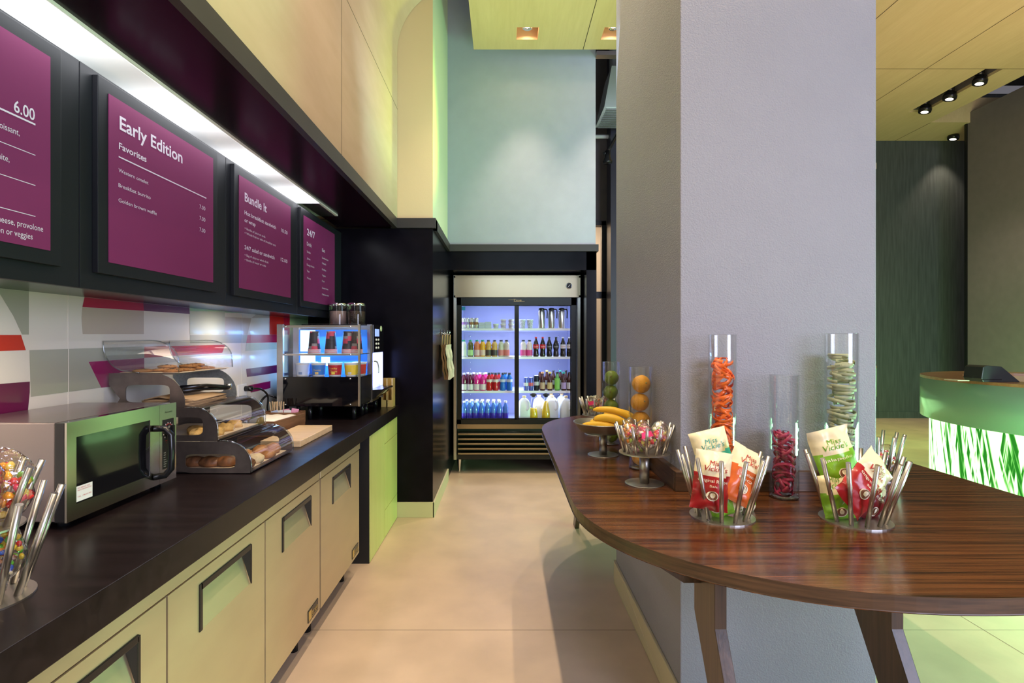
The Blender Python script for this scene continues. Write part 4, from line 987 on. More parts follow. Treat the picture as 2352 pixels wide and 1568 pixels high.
# grille
gt = MB(og).box(fx0 + .04, fx1 - .04, FY0 - .01, FY0 + .03, fz(984), fz(974)).build('grille_header', 'goldsteel', t)
MB(og).box(fx0 + .035, fx1 - .035, FY0 + .06, FY0 + .5, 0.2, fz(985)).build('grille_cavity', 'blackmat', t)
for k_ in range(5):
    zz = fz(997 + k_ * 11.2)
    MB(og).prism([(FY0 - .015, zz + .012), (FY0 - .015, zz - .005), (FY0 - .005, zz - .009), (FY0 + .045, zz + .02), (FY0 + .045, zz + .026)], 'x', fx0 + .045, fx1 - .045).build('louvre', 'goldsteel', t, bevel=.002)
MB(og).box(fx0 + .02, fx1 - .02, FY0 + .02, 6.55, 0.15, 0.2).build('bottom_frame', 'black', t)
for x in (wx(1055, FY0 + .05), wx(1320, FY0 + .05)):
    for y in (FY0 + .06, 6.5): MB(og).lathe([(.028, .15), (.022, .1), (.012, .02), (.016, 0), (0, 0)], (x, y, 0), 16, capt=False).build('leg', 'chrome', t)
for z, e in ((1.82, 5.0), (SHZ[0] - .04, 4.4), (SHZ[1] - .04, 4.6), (SHZ[2] - .04, 5.2)):
    l = bpy.data.lights.new('fridge_light', 'AREA'); l.shape = 'RECTANGLE'; l.size = 1.1; l.size_y = .08; l.energy = e * 1.0; l.color = (0.66, 0.76, 1.0)
    lo = bpy.data.objects.new('fridge_light', l); C.objects.link(lo); lo.location = (0.145, 6.06, z); lo.rotation_euler = (math.radians(18), 0, 0)

# ---- drinks
def bottle_proto(name, cat, prof, body, cap=None, caph=None, label=None, lab=None, txt=None, txtmat='white', capr=None):
    """prof: (r,z) list, label: (z0,z1,r)"""
    r = thing(name, '', cat)
    MB().lathe(prof, (0, 0, 0), 16).build('body', body, r, fix=False)
    if cap:
        z = prof[-1][1] - 0.002; cr = capr or prof[-1][0] + .003
        MB().lathe([(cr, z), (cr, z + caph), (0, z + caph)], (0, 0, 0), 12).build('cap', cap, r, fix=False)
    if label:
        lo_ = MB().lathe([(label[2], label[0]), (label[2], label[1])], (0, 0, 0), 20).build('label', lab, r, fix=False)
        if txt:
            m = MB(); put_text(m, txt, lambda u, v: ((label[2] + .001) * math.sin((u - label[2] * .75) / label[2]), -(label[2] + .001) * math.cos((u - label[2] * .75) / label[2]), (label[0] + label[1]) / 2 - .008 + v), label[2] * 1.5, .016)
            m.build('label_print', txtmat, lo_, fix=False)
    return Proto(r)
def liq(n, c, **k): return colmat(n, c, 0.12, coat=0.6, **k)
cap_dark = colmat('cap_dark', (0.03, 0.04, 0.06), 0.4); cap_green = colmat('cap_green', (0.02, 0.32, 0.22), 0.4); cap_red = colmat('cap_red', (0.6, 0.02, 0.03), 0.4)
cap_yel = colmat('cap_yellow', (0.75, 0.62, 0.15), 0.4); cap_or = colmat('cap_orange', (0.8, 0.42, 0.22), 0.4); cap_teal = colmat('cap_teal', (0.03, 0.4, 0.32), 0.4); cap_blk = colmat('cap_black', (.02, .02, .025), 0.4)
JP = [(0, 0), (.030, 0), (.034, .006), (.034, .09), (.031, .11), (.034, .125), (.030, .145), (.018, .162), (.015, .17)]
SP = [(0, 0), (.028, 0), (.032, .008), (.030, .04), (.027, .07), (.032, .10), (.032, .13), (.022, .165), (.012, .19), (.011, .205)]
PP = [(0, 0), (.031, 0), (.034, .008), (.034, .06), (.030, .08), (.034, .11), (.033, .135), (.018, .165), (.014, .178)]
WP = [(0, 0), (.030, 0), (.033, .006), (.030, .03), (.033, .06), (.031, .1), (.033, .13), (.024, .16), (.013, .178), (.012, .19)]
wbody = mat('water_bottle_blue', (0.10, 0.30, 0.85), 0.08, coat=0.8, trans=0.35)
def put_row(items, shelf_z, Y, shelfname):
    for it in items:
        px, pro, lb = it[0], it[1], it[2]
        pro.put((wx(px, Y), Y, shelf_z - .004 + .0005), lb, (0, 0, 0))
def grp(p, g): p.root['group'] = g; return p
water = grp(bottle_proto('water_bottle', 'bottle', WP, wbody, colmat('cap_clear_white', (0.85, 0.88, 0.95), 0.4), .02, (.008, .075, .0335), liq('water_label_indigo', (0.05, 0.03, 0.50)), capr=.017), 'clear blue water bottles on the bottom shelf')
ZB = 0.565
for i, px in enumerate([1066, 1078.5, 1091.5, 1105.5, 1119.5, 1133, 1147, 1161]):
    water.put((wx(px, 6.0), 6.0, ZB), 'blue water bottle on the bottom fridge shelf, front row, ' + ORD[i] + ' from left')
for i, px in enumerate([1072, 1084, 1096, 1108, 1121, 1134, 1146]):
    water.put((wx(px, 6.14), 6.14, ZB), 'blue water bottle on the bottom fridge shelf, rear row, ' + ORD[i] + ' from left')
# milk jugs and carafes
milk = colmat('milk_jug_white', (0.80, 0.82, 0.86), 0.35)
r0 = thing('milk_jug', '', 'milk jug')
b = MB()
def rrect(hx, hy, z, n=24, p=4.0): return [(hx * math.copysign(abs(math.cos(a)) ** (2 / p), math.cos(a)), hy * math.copysign(abs(math.sin(a)) ** (2 / p), math.sin(a)), z) for a in [2 * PI * k / n for k in range(n)]]
secs = [(0.066, .07, 0), (.07, .072, .006), (.07, .072, .13), (.066, .068, .17), (.054, .056, .205), (.032, .034, .228), (.018, .018, .234), (.018, .018, .245)]
vs_ = []; 
for hx, hy, z in secs: vs_ += rrect(hx, hy, z, 24, 4 if hx > .03 else 2)
fs_ = [(i * 24 + k, i * 24 + (k + 1) % 24, (i + 1) * 24 + (k + 1) % 24, (i + 1) * 24 + k) for i in range(len(secs) - 1) for k in range(24)] + [tuple(range(24))[::-1]]
b.add(vs_, fs_, 0, True); b.build('body', milk, r0)
MB().tube(spline([(0.03, -.055, .215), (.052, -.085, .19), (.054, -.086, .14), (.03, -.075, .11)]), .009, 8).build('handle', milk, r0)
MB().cyl((0, 0), .021, .243, .26, 16).build('cap', colmat('milk_cap', (0.75, 0.5, 0.22), 0.5), r0)
milkp = grp(Proto(r0), 'white milk jugs on the bottom shelf')
for px, Y, d in [(1204, 6.02, 'left of both juice carafes'), (1238, 6.12, 'behind, between the two juice carafes'), (1268, 6.05, 'just right of the second carafe'), (1300, 6.02, 'rightmost in the front'), (1266, 6.30, 'rear row, behind the second carafe'), (1290, 6.30, 'rear row, right side')]:
    milkp.put((wx(px, Y), Y, ZB), 'white milk jug on the bottom fridge shelf, ' + d)
oj = colmat('orange_juice', (0.85, 0.55, 0.03), 0.2, coat=0.6)
for i, (px, h_, d) in enumerate([(1225, .13, 'half-full'), (1254, .205, 'nearly full')]):
    Y = 5.995 - .0; x = wx(px, Y); o3 = (x, Y, ZB)
    tt = thing('juice_carafe', 'glass carafe of orange juice, ' + d + ', with black lid', 'carafe', o3, 'juice carafes on the bottom shelf')
    pf = [(0, 0), (.05, 0), (.052, .01), (.048, .09), (.036, .16), (.022, .215), (.02, .25), (.024, .262)]
    MB(o3).lathe(pf, (x, Y, ZB), 20).build('glass_body', 'glass', tt, fix=False)
    pj = [(0, .004)] + [(r - .003, z) for r, z in pf[1:] if z < h_] 
    rr = [(pf[i_ - 1][0] + (pf[i_][0] - pf[i_ - 1][0]) * (h_ - pf[i_ - 1][1]) / (pf[i_][1] - pf[i_ - 1][1])) for i_ in range(1, len(pf)) if pf[i_ - 1][1] <= h_ < pf[i_][1]]
    pj = [(r, max(z, .004)) for r, z in pj] + [(rr[0] - .003, h_), (0, h_)]
    MB(o3).lathe(pj, (x, Y, ZB), 20).build('juice', oj, tt, fix=False)
    MB(o3).lathe([(.022, .25), (.024, .262), (.037, .268), (.036, .28), (.014, .292), (0, .292)], (x, Y, ZB), 20).build('lid', cap_blk, tt, fix=False)
# third shelf (sports drinks, sodas)
Z3 = SHZ[2] - .0035
def sport(n, c, lab_c, cap): return bottle_proto('vitamin_drink_bottle' if n.startswith('v') else 'sports_drink_bottle', 'bottle', PP, liq('drink_' + n, c), cap, .02, (.008, .072, .0345) if n.startswith('v') else (.095, .125, .0345), colmat('dlabel_' + n, lab_c, 0.4))
wcap = colmat('cap_lilac', (0.75, 0.70, 0.85), 0.4)
vp = grp(sport('v_plum', (0.13, 0.01, 0.05), (0.75, 0.72, 0.78), wcap), 'plum vitamin drinks'); vm = grp(sport('v_magenta', (0.75, 0.02, 0.30), (0.75, 0.6, 0.7), wcap), 'magenta vitamin drinks')
sr = grp(sport('s_red', (0.50, 0.01, 0.015), (0.7, 0.6, 0.62), cap_dark), 'red sports drinks'); sb = grp(sport('s_blue', (0.01, 0.18, 0.70), (0.6, 0.7, 0.85), cap_dark), 'blue sports drinks')
for px, p, nm in [(1065.5, vp, 'plum vitamin drink bottle, first from left'), (1080, vp, 'plum vitamin drink bottle, second from left'), (1094.5, vm, 'bright magenta vitamin drink bottle, left one'), (1109, vm, 'bright magenta vitamin drink bottle, right one'),
                  (1123.5, sr, 'red sports drink bottle with dark cap, left one'), (1138.5, sr, 'red sports drink bottle with dark cap, right one'), (1155, sb, 'blue sports drink bottle with dark cap, left one'), (1170, sb, 'blue sports drink bottle with dark cap, right one')]:
    p.put((wx(px, 6.0), 6.0, Z3), nm + ', third shelf front row')
for px, p, nm in [(1074, vp, 'plum vitamin drink bottle'), (1088, vp, 'plum vitamin drink bottle behind the magenta ones'), (1102, vm, 'bright magenta vitamin drink bottle'), (1116, vm, 'bright magenta vitamin drink bottle behind the reds'), (1131, sr, 'red sports drink bottle'), (1146, sr, 'red sports drink bottle behind the blues'), (1161, sb, 'blue sports drink bottle')]:
    p.put((wx(px, 6.09), 6.09, Z3), nm + ', third shelf second row')
CPf = [(0, 0), (.024, 0), (.0265, .006), (.0265, .15), (.022, .16), (0, .16)]
def can(n, c, h_=.145, r=.0265, l2=(0.7, 0.7, 0.75)):
    rt = thing('drink_can', '', 'can')
    MB().lathe([(0, 0), (r - .003, 0), (r, .005), (r, h_ - .01), (r - .004, h_)], (0, 0, 0), 16).build('body', colmat('can_' + n, c, 0.25, metal=.5), rt, fix=False)
    MB().lathe([(r - .004, h_), (r - .005, h_ - .002), (0, h_ - .002)], (0, 0, 0), 16).build('lid', 'chrome', rt, fix=False)
    m = MB().lathe([(r + .0004, h_ * .35), (r + .0004, h_ * .6)], (0, 0, 0), 16); m.build('print_band', colmat('canp_' + n, l2, 0.4), rt, fix=False)
    return Proto(rt)
can('blue_silver', (0.15, 0.2, 0.6)).put((wx(1208, 6.0), 6.0, Z3), 'slim blue and silver energy drink can on the third fridge shelf, leftmost')
can('blue_silver2', (0.12, 0.15, 0.55), l2=(.6, .1, .15)).put((wx(1219.5, 6.0), 6.0, Z3), 'slim blue can with red band on the third fridge shelf')
can('black_tall', (0.02, 0.025, 0.04), .165, .03, (.5, .5, .55)).put((wx(1232, 6.0), 6.0, Z3), 'tall black energy drink can on the third fridge shelf')
TP = [(0, 0), (.027, 0), (.030, .006), (.030, .10), (.027, .125), (.018, .15), (.014, .165), (.0145, .19)]
tea = liq('tea_dark', (0.06, 0.012, 0.008)); gl_g = liq('green_soda', (0.12, 0.42, 0.08))
for px, capm, labc, bod, nm in [(1246, cap_or, (0.55, 0.38, 0.25), tea, 'dark tea bottle with orange cap'), (1263, cap_yel, (0.6, 0.5, 0.22), tea, 'dark tea bottle with yellow cap'),
                                (1280, cap_blk, (0.25, 0.65, 0.12), gl_g, 'bottle with bright green label'), (1294.5, cap_teal, (0.45, 0.35, 0.6), tea, 'dark bottle with teal cap and purple label'), (1307.5, cap_blk, (0.6, 0.58, 0.62), tea, 'dark bottle with grey label at the right end')]:
    bottle_proto('tea_bottle', 'bottle', TP, bod, capm, .018, (.02, .09, .0305) if 'green' not in nm else (.02, .135, .0305), colmat('lab_' + nm[-9:].replace(' ', '_'), labc, 0.4), capr=.018).put((wx(px, 6.0), 6.0, Z3), nm + ', third fridge shelf front row')
for px, capm, nm in [(1240, colmat('cap_blue', (.08, .12, .5), .4), 'blue'), (1256, cap_yel, 'olive yellow'), (1271, cap_blk, 'black'), (1287, cap_teal, 'green'), (1300, cap_blk, 'charcoal')]:
    bottle_proto('soda_bottle', 'bottle', SP, tea, capm, .016, (.06, .11, .0325), colmat('lab_' + nm[:5].strip(), (.3, .32, .35), .4), capr=.015).put((wx(px, 6.10), 6.10, Z3), 'dark soda bottle with %s cap, third fridge shelf second row' % nm)
# second shelf
Z2_ = SHZ[1] - .0035
for px, c, lc, capm, nm in [(1065, (0.75, 0.77, 0.85), (.8, .82, .9), cap_green, 'white juice bottle with green cap, leftmost'), (1080.5, (0.10, 0.11, 0.04), (0.45, 0.7, 0.35), cap_green, 'dark green smoothie bottle'), (1095.5, (0.75, 0.22, 0.12), (0.75, 0.5, 0.6), cap_green, 'coral pink smoothie bottle'), (1108.5, (0.85, 0.42, 0.04), (0.8, 0.55, 0.5), cap_green, 'orange smoothie bottle'),
                            (1122, (0.65, 0.38, 0.10), (0.08, 0.06, 0.06), cap_dark, 'amber apple juice bottle, left one'), (1136, (0.68, 0.40, 0.12), (0.08, 0.06, 0.06), cap_dark, 'amber apple juice bottle, right one'), (1151, (0.6, 0.62, 0.5), (0.7, 0.25, 0.25), cap_dark, 'white and red juice bottle, left one'), (1163.5, (0.62, 0.6, 0.48), (0.75, 0.25, 0.2), cap_dark, 'white and red juice bottle, right one'),
                            (1202, (0.7, 0.6, 0.65), (0.65, 0.08, 0.28), cap_dark, 'juice bottle with pink label, left one'), (1216, (0.7, 0.55, 0.6), (0.65, 0.05, 0.25), cap_dark, 'juice bottle with pink label, right one')]:
    key = 'j%d' % int(px)
    bottle_proto('juice_bottle', 'bottle', JP, liq('juice_' + key, c), capm, .018, (.012, .075, .0345), colmat('jlab_' + key, lc, .45), capr=.019).put((wx(px, 6.0), 6.0, Z2_), nm + ', on the second fridge shelf')
cola = liq('cola', (0.012, 0.006, 0.006))
for px, capm, lc, tm, nm in [(1231, cap_red, (0.55, 0.01, 0.02), 'white', 'cola bottle with red cap and label, left one'), (1246.5, cap_red, (0.55, 0.01, 0.02), 'white', 'cola bottle with red cap and label, right one'),
                             (1261.5, cap_blk, (0.02, 0.02, 0.025), 'white', 'cola bottle with black cap and label, left one'), (1277, cap_blk, (0.02, 0.02, 0.025), 'white', 'cola bottle with black cap and label, right one'),
                             (1293, colmat('cap_silver', (.65, .66, .72), .3), (0.7, 0.7, 0.75), red, 'diet cola bottle with silver label, left one'), (1307.5, colmat('cap_silver', (.65, .66, .72), .3), (0.7, 0.7, 0.75), red, 'diet cola bottle with silver label, right one')]:
    key = 'c%d' % int(px)
    bottle_proto('cola_bottle', 'bottle', SP, cola, capm, .014, (.09, .135, .0325), colmat('clab_' + key, lc, .4), 'Coca-Cola' if 'diet' not in nm else 'Coke', tm, capr=.014).put((wx(px, 6.0), 6.0, Z2_), nm + ', on the second fridge shelf')
# top shelf
Z1_ = SHZ[0] - .0035
for px, c, l2, nm in [(1064, (.75, .74, .85), (.4, .2, .6), 'tall white can with purple print, leftmost'), (1073, (.75, .75, .8), (.35, .25, .6), 'tall white can with purple print, second'), (1083.5, (.7, .66, .62), (.35, .16, .06), 'tall white can with brown print, third'), (1094, (.68, .65, .6), (.35, .16, .06), 'tall white can with brown print, fourth')]:
    can('t%d' % int(px), c, .115, .0245, l2).put((wx(px, 6.0), 6.0, Z1_), nm + ' on the top fridge shelf')
cl = colmat('clear_tub', (.55, .6, .75), .2); foil = colmat('foil_lid', (.75, .78, .85), .3)
for px, dz, w_, h_, nm in [(1106.5, 0, .036, .035, 'snack tub under another, left stack'), (1106.5, .036, .036, .028, 'snack tub on top of the left stack'), (1121.5, 0, .036, .04, 'snack tub under another, right stack'), (1121.5, .041, .036, .03, 'snack tub on top of the right stack')]:
    x = wx(px, 6.0); o3 = (x, 6.0, Z1_ + dz); tt = thing('snack_tub', 'small clear ' + nm + ', top fridge shelf', 'food tub', o3, 'clear snack tubs')
    MB(o3).box(x - w_, x + w_, 5.97, 6.04, Z1_ + dz, Z1_ + dz + h_ - .004).build('tub', cl, tt, bevel=.004)
    MB(o3).box(x - w_ - .001, x + w_ + .001, 5.969, 6.041, Z1_ + dz + h_ - .004, Z1_ + dz + h_).build('lid', foil, tt)
r0 = thing('yogurt_cup', '', 'yogurt cup')
MB().lathe([(0, 0), (.026, 0), (.033, .046)], (0, 0, 0), 18).build('cup', 'white', r0, fix=False)
MB().lathe([(.0285, .014), (.0318, .034)], (0, 0, 0), 18).build('printed_band', colmat('yogurt_print', (.5, .45, .6), .4), r0, fix=False)
MB().lathe([(.036, .046), (.036, .05), (0, .05)], (0, 0, 0), 18).build('lid', foil, r0, fix=False)
yp = grp(Proto(r0), 'white yogurt cups on the top shelf')
for px, dz, nm in [(1139, 0, 'single one left of the stacks'), (1156, 0, 'bottom of the left stack'), (1156, .0505, 'top of the left stack'), (1174, 0, 'bottom of the right stack'), (1174, .0505, 'top of the right stack')]:
    yp.put((wx(px, 6.0), 6.0, Z1_ + dz), 'white yogurt cup on the top fridge shelf, ' + nm)
r0 = thing('parfait_cup', '', 'parfait cup')
MB().lathe([(0, 0), (.026, 0), (.036, .09)], (0, 0, 0), 18).build('cup', colmat('parfait', (.5, .5, .6), .15, var=.4, scale=(90, 90, 60)), r0, fix=False)
MB().lathe([(.039, .09), (.036, .098), (0, .1)], (0, 0, 0), 18).build('lid', foil, r0, fix=False)
pp_ = grp(Proto(r0), 'parfait cups on the top shelf')
pp_.put((wx(1200, 6.0), 6.0, Z1_), 'tall clear parfait cup right of the middle door post, left one'); pp_.put((wx(1217.5, 6.0), 6.0, Z1_), 'tall clear parfait cup right of the middle door post, right one')
r0 = thing('thermal_jug', '', 'thermal jug')
MB().lathe([(0, 0), (.036, 0), (.038, .005), (.038, .18), (.03, .20)], (0, 0, 0), 20).build('body', 'steel', r0, fix=False)
MB().lathe([(.031, .198), (.033, .205), (.033, .222), (.02, .228), (0, .228)], (0, 0, 0), 20).build('lid', 'black', r0, fix=False)
MB().tube(spline([(.028, 0, .212), (.055, 0, .208), (.062, 0, .18), (.06, 0, .11)]), .007, 8).build('handle', 'black', r0)
tj = grp(Proto(r0), 'steel thermal jugs on the top shelf')
for px, d in [(1244, 'leftmost'), (1266.5, 'middle'), (1290, 'rightmost')]: tj.put((wx(px, 6.0), 6.0, Z1_), 'steel thermal jug with black lid on the top shelf, ' + d + ' of three')

# ================================================================== PAPER BAGS on the black side wall
for i, (y, n) in enumerate([(4.98, 3), (5.22, 3)]):
    z = wz(768, y + .02); xh = -0.58
    t = thing('wall_hook', ['chrome wall hook holding the nearer paper bags', 'chrome wall hook holding the paper bags nearer the fridge'][i], 'hook', (xh, y, z))
    m = MB((xh, y, z)).tube(spline([(xh, y, z + .02), (xh + .04, y, z), (xh + .055, y, z + .01), (xh + .06, y, z + .035)]), .006, 8); m.build('hook_arm', 'chrome', t)
    m = MB((xh, y, z)).box(xh, xh + .006, y - .012, y + .012, z - .02, z + .045); m.build('hook_plate', 'chrome', t, bevel=.002)
    for k_ in range(n):
        x = xh + .008 + k_ * .022; dy = .01 * k_
        og4 = (x, y, z)
        t = thing('paper_bag', ['brown paper bag flat against the black wall', 'brown folded paper bag in the middle', 'cream paper bag facing out'][k_] + [', hanging on the nearer hook', ', hanging on the hook nearer the fridge'][i], 'paper bag', og4, 'paper bags on the wall hooks')
        w_ = .085; top = z - .095; bot = z - .41
        m = MB(og4); nn = 8; vs_ = []; 
        for q in range(nn + 1):
            zz = top + (bot - top) * q / nn
            off = .035 * (q / nn) + .006 * math.sin(q * 1.9 + k_ + i)
            for s_ in (-1, 1):
                for f_ in (0, .012 + .006 * q / nn): vs_.append((x + off * .8 + f_, y + s_ * w_ + .01 * math.sin(q + k_), zz))
        fs_ = []
        for q in range(nn):
            a = q * 4; fs_ += [(a, a + 4, a + 6, a + 2), (a + 1, a + 3, a + 7, a + 5), (a, a + 1, a + 5, a + 4), (a + 2, a + 6, a + 7, a + 3)]
        fs_ += [(nn * 4, nn * 4 + 1, nn * 4 + 3, nn * 4 + 2)]
        m.add(vs_, fs_); m.build('bag', 'creampaper' if k_ == 2 else 'kraftdark', t)
        m = MB(og4).tube(spline([(x + .006, y - .04, top - .01), (x + .01, y - .03, z - .03), (x + .012, y, z - .004), (x + .01, y + .03, z - .03), (x + .006, y + .04, top - .01)]), .004, 6)
        m.build('handle', 'kraft', t)

# ================================================================== OAK TABLE AROUND THE PILLAR
TZ = 0.88
og = (1.065, 2.6, 0)
def sup(cx, cy, a, b, n, t0, t1, k):
    o_ = []
    for i in range(k + 1):
        t_ = t0 + (t1 - t0) * i / k; c, s_ = math.cos(t_), math.sin(t_)
        o_.append((cx + a * math.copysign(abs(c) ** (2 / n), c), cy + b * math.copysign(abs(s_) ** (2 / n), s_)))
    return o_
near = sup(1.065, 1.93, .82, .735, 2.15, PI, 2 * PI, 60)
far = sup(1.065, 3.4, .82, .82, 2.1, 0, PI, 48)
outl = near + far
t = thing('bar_table', 'red-brown oak bar table wrapping round the grey pillar', 'table', og)
MB(og).prism(outl, 'z', TZ - 0.04, TZ, 0, mside=1).build('tabletop', ['table', 'tableedge'], t, bevel=.0025, fix=False)
def leg(x, flip=1, yb=1.40, name='leg'):
    S = lambda y: yb + (y) * flip
    m = MB(og).prism([(S(0), .84), (S(.15), .84), (S(.15), .68), (S(-.30), 0), (S(-.40), 0), (S(0), .70)], 'x', x, x + .032)
    m.build('leg', 'legwood', t, bevel=.0015)
for x in (.546, 1.004, 1.50): leg(x)
for x in (.546, 1.50): leg(x, -1, 3.85)
MB(og).prism([(.40, .84), (.546, .84), (.546, .775), (.50, .775)], 'y', 1.50, 1.53).build('bracket', 'legwood', t)
MB(og).prism([(.36, .84), (.67, .84), (.67, .72), (.48, .74)], 'y', 2.35, 2.385).build('bracket', 'legwood', t)
MB(og).prism([(.36, .84), (.67, .84), (.67, .72), (.48, .74)], 'y', 2.95, 2.985).build('bracket', 'legwood', t)
MB(og).box(.645, 1.439, 2.025, 2.05, TZ, .955).box(.645, .67, 2.05, 3.22, TZ, .955).box(1.414, 1.439, 2.05, 3.22, TZ, .955).build('upstand', 'tableedge', t, bevel=.002)

# ------------------------------------------------------------------ rod baskets and pedestals
def basket(parent, og, c, z, r_base, r_top, h_, n, rr, a0=0.0, disc_r=None):
    MB(og).lathe([(0, z), (disc_r, z), (disc_r, z + .004), (0, z + .004)], (c[0], c[1], 0), 40, smooth=False).build('base_disc', 'disc', parent)
    for k_ in range(n):
        a = a0 + 2 * PI * k_ / n
        ca, sa = math.cos(a), math.sin(a)
        MB(og).tube([(c[0] + r_base * ca, c[1] + r_base * sa, z + .004), (c[0] + r_top * ca, c[1] + r_top * sa, z + h_)], rr, 12).build('rod', 'rod', parent)
def pedestal_stand(parent, og, c, z0, z1, r_base=.076, r_stem=.019, r_top=None):
    MB(og).lathe([(0, z0), (r_base, z0), (r_base, z0 + .003), (r_base - .002, z0 + .004), (0, z0 + .004)], (c[0], c[1], 0), 40).build('foot_disc', 'disc', parent)
    MB(og).cyl(c, r_stem, z0 + .004, z1, 24).build('stem', 'disc', parent)

bkL = (0.7045, 1.745); bkR = (1.112, 1.71); bkB = (1.53, 2.24)
t = thing('rod_basket', 'steel rod basket of chip bags in front of the orange candy cylinder', 'basket', (*bkL, TZ), 'steel rod chip baskets')
basket(t, (*bkL, TZ), bkL, TZ, .076, .137, .205, 12, .0066, .13, .1)
t = thing('rod_basket', 'steel rod basket of chip bags beside the pale green candy cylinder', 'basket', (*bkR, TZ), 'steel rod chip baskets')
basket(t, (*bkR, TZ), bkR, TZ, .078, .14, .205, 12, .0068, .35, .102)
t = thing('rod_basket', 'steel rod basket behind the pillar corner, at the right of the table', 'basket', (*bkB, TZ), 'steel rod chip baskets')
basket(t, (*bkB, TZ), bkB, TZ, .068, .11, .185, 12, .0066, .1, .085)
pdA = (0.558, 2.144); pdB = (0.492, 2.676); pdC = (0.565, 3.27)
t = thing('candy_stand', 'steel pedestal rod basket of candy bags in front of the oranges', 'candy stand', (*pdA, TZ), 'pedestal candy baskets')
pedestal_stand(t, (*pdA, TZ), pdA, TZ, 1.002); basket(t, (*pdA, TZ), pdA, 1.002, .078, .115, .115, 13, .0058, .2, .099)
t = thing('candy_stand', 'steel pedestal rod basket behind the bananas at the far end of the table', 'candy stand', (*pdC, TZ), 'pedestal candy baskets')
pedestal_stand(t, (*pdC, TZ), pdC, TZ, .995); basket(t, (*pdC, TZ), pdC, .995, .075, .108, .105, 13, .0058, .05, .09)
t = thing('fruit_stand', 'steel pedestal dish holding bananas', 'fruit dish', (*pdB, TZ))
pedestal_stand(t, (*pdB, TZ), pdB, TZ, .995)
MB((*pdB, TZ)).lathe([(0, .990), (.095, .992), (.118, 1.005), (.140, 1.038), (.146, 1.042), (.146, 1.045), (.139, 1.044), (.115, 1.010), (.094, .997), (0, .996)], (*pdB, 0), 48).build('dish', 'disc', t)
# left two-tier stand on the counter
LS_ = (-1.085, 1.105)
og = (*LS_, CZ)
t = thing('candy_stand', 'two-tier steel rod candy stand cropped at the left of the counter', 'candy stand', og)
basket(t, og, LS_, CZ, .076, .142, .212, 11, .0068, .25, .1)
MB(og).cyl(LS_, .012, CZ + .004, 1.062, 16).build('stem', 'disc', t)
MB(og).lathe([(0, 1.062), (.082, 1.062), (.082, 1.066), (0, 1.066)], (*LS_, 0), 40, smooth=False).build('upper_disc', 'disc', t)
for k_ in range(9):
    a = .1 + 2 * PI * k_ / 9
    MB(og).tube([(LS_[0] + .062 * math.cos(a), LS_[1] + .062 * math.sin(a), 1.066), (LS_[0] + .108 * math.cos(a), LS_[1] + .108 * math.sin(a), 1.066 + .122)], .0068, 12).build('rod', 'rod', t)

# ------------------------------------------------------------------ glass cylinders
def cylinder(c, r, z, h_, label):
    og = (*c, z)
    t = thing('glass_cylinder', label, 'glass vase', og, 'tall glass cylinders on the table')
    MB(og).lathe([(r, z + .006), (r, z + h_)], (*c, 0), 48).build('outer_wall', 'glass', t, fix=False)
    MB(og).lathe([(r - .0035, z + .012), (r - .0035, z + h_)], (*c, 0), 48).build('inner_wall', 'glass', t, fix=False)
    MB(og).lathe([(r, z + h_), (r - .0017, z + h_ + .001), (r - .0035, z + h_)], (*c, 0), 48).build('rim', 'glassrim', t, fix=False)
    MB(og).lathe([(0, z), (r - .004, z), (r, z + .006), (r - .0035, z + .012), (0, z + .012)], (*c, 0), 48).build('base', 'glassrim', t, fix=False)
cL, cO = (0.585, 2.945), (0.607, 2.40)
cylinder(cL, .0465, TZ, .45, 'tall glass cylinder stacked with limes')
cylinder(cO, .0505, TZ, .45, 'tall glass cylinder stacked with oranges')
c1, c2, c3 = (0.798, 1.972), (1.014, 1.955), (1.228, 1.965)
cylinder(c1, .0495, TZ, .588, 'tall glass cylinder of orange candy belts')
cylinder(c2, .0495, TZ, .442, 'shorter glass cylinder half full of magenta candy belts')
cylinder(c3, .0545, TZ, .592, 'tall glass cylinder of pale green candy belts')
lime = colmat('lime_skin', (0.16, 0.24, 0.02), 0.35, var=.35, scale=(20, 20, 20), bump=.12, bscale=200)
oran = colmat('orange_skin', (0.72, 0.33, 0.02), 0.42, var=.12, scale=(15, 15, 15), bump=.3, bscale=260)
z = TZ + .012
POS = ['bottom', 'second from bottom', 'middle', 'second from top', 'top']
for i in range(5):
    r = .0395
    dx, dy = [(0, 0), (.003, 0), (.001, 0), (-.002, 0), (.002, 0)][i]
    x, y = cL[0] + dx, cL[1] + dy
    zz = z + r + i * 2 * r * .985
    t = thing('lime', POS[i] + ' lime in the glass cylinder', 'lime', (x, y, zz), 'stacked limes')
    m = MB((x, y, zz)); m.blob((x, y, zz), r * .97, r * .97, r, 0, 28, 18, .05, 12); o = m.build('fruit', lime, t)
    m = MB((x, y, zz)); m.blob((x - .01, y - r * .96, zz - .006 + .004 * i), .005, .003, .005, 0, 8, 6); m.build('stem_scar', colmat('scar', (.2, .16, .05), .7), t)
for i in range(5):
    r = .0405
    x, y = cO[0] + [.002, -.003, .002, -.003, .004][i], cO[1]
    zz = z + r + i * 2 * r * .99
    t = thing('orange', POS[i] + ' orange in the glass cylinder', 'orange', (x, y, zz), 'stacked oranges')
    m = MB((x, y, zz)); m.blob((x, y, zz), r, r, r * .98, 0, 28, 18, .04, 12); m.build('fruit', oran, t)
    m = MB((x, y, zz)); m.blob((x + .012, y - r * .95, zz + .008), .004, .003, .004, 0, 8, 6); m.build('stem_scar', colmat('scar_o', (.35, .3, .1), .7), t)
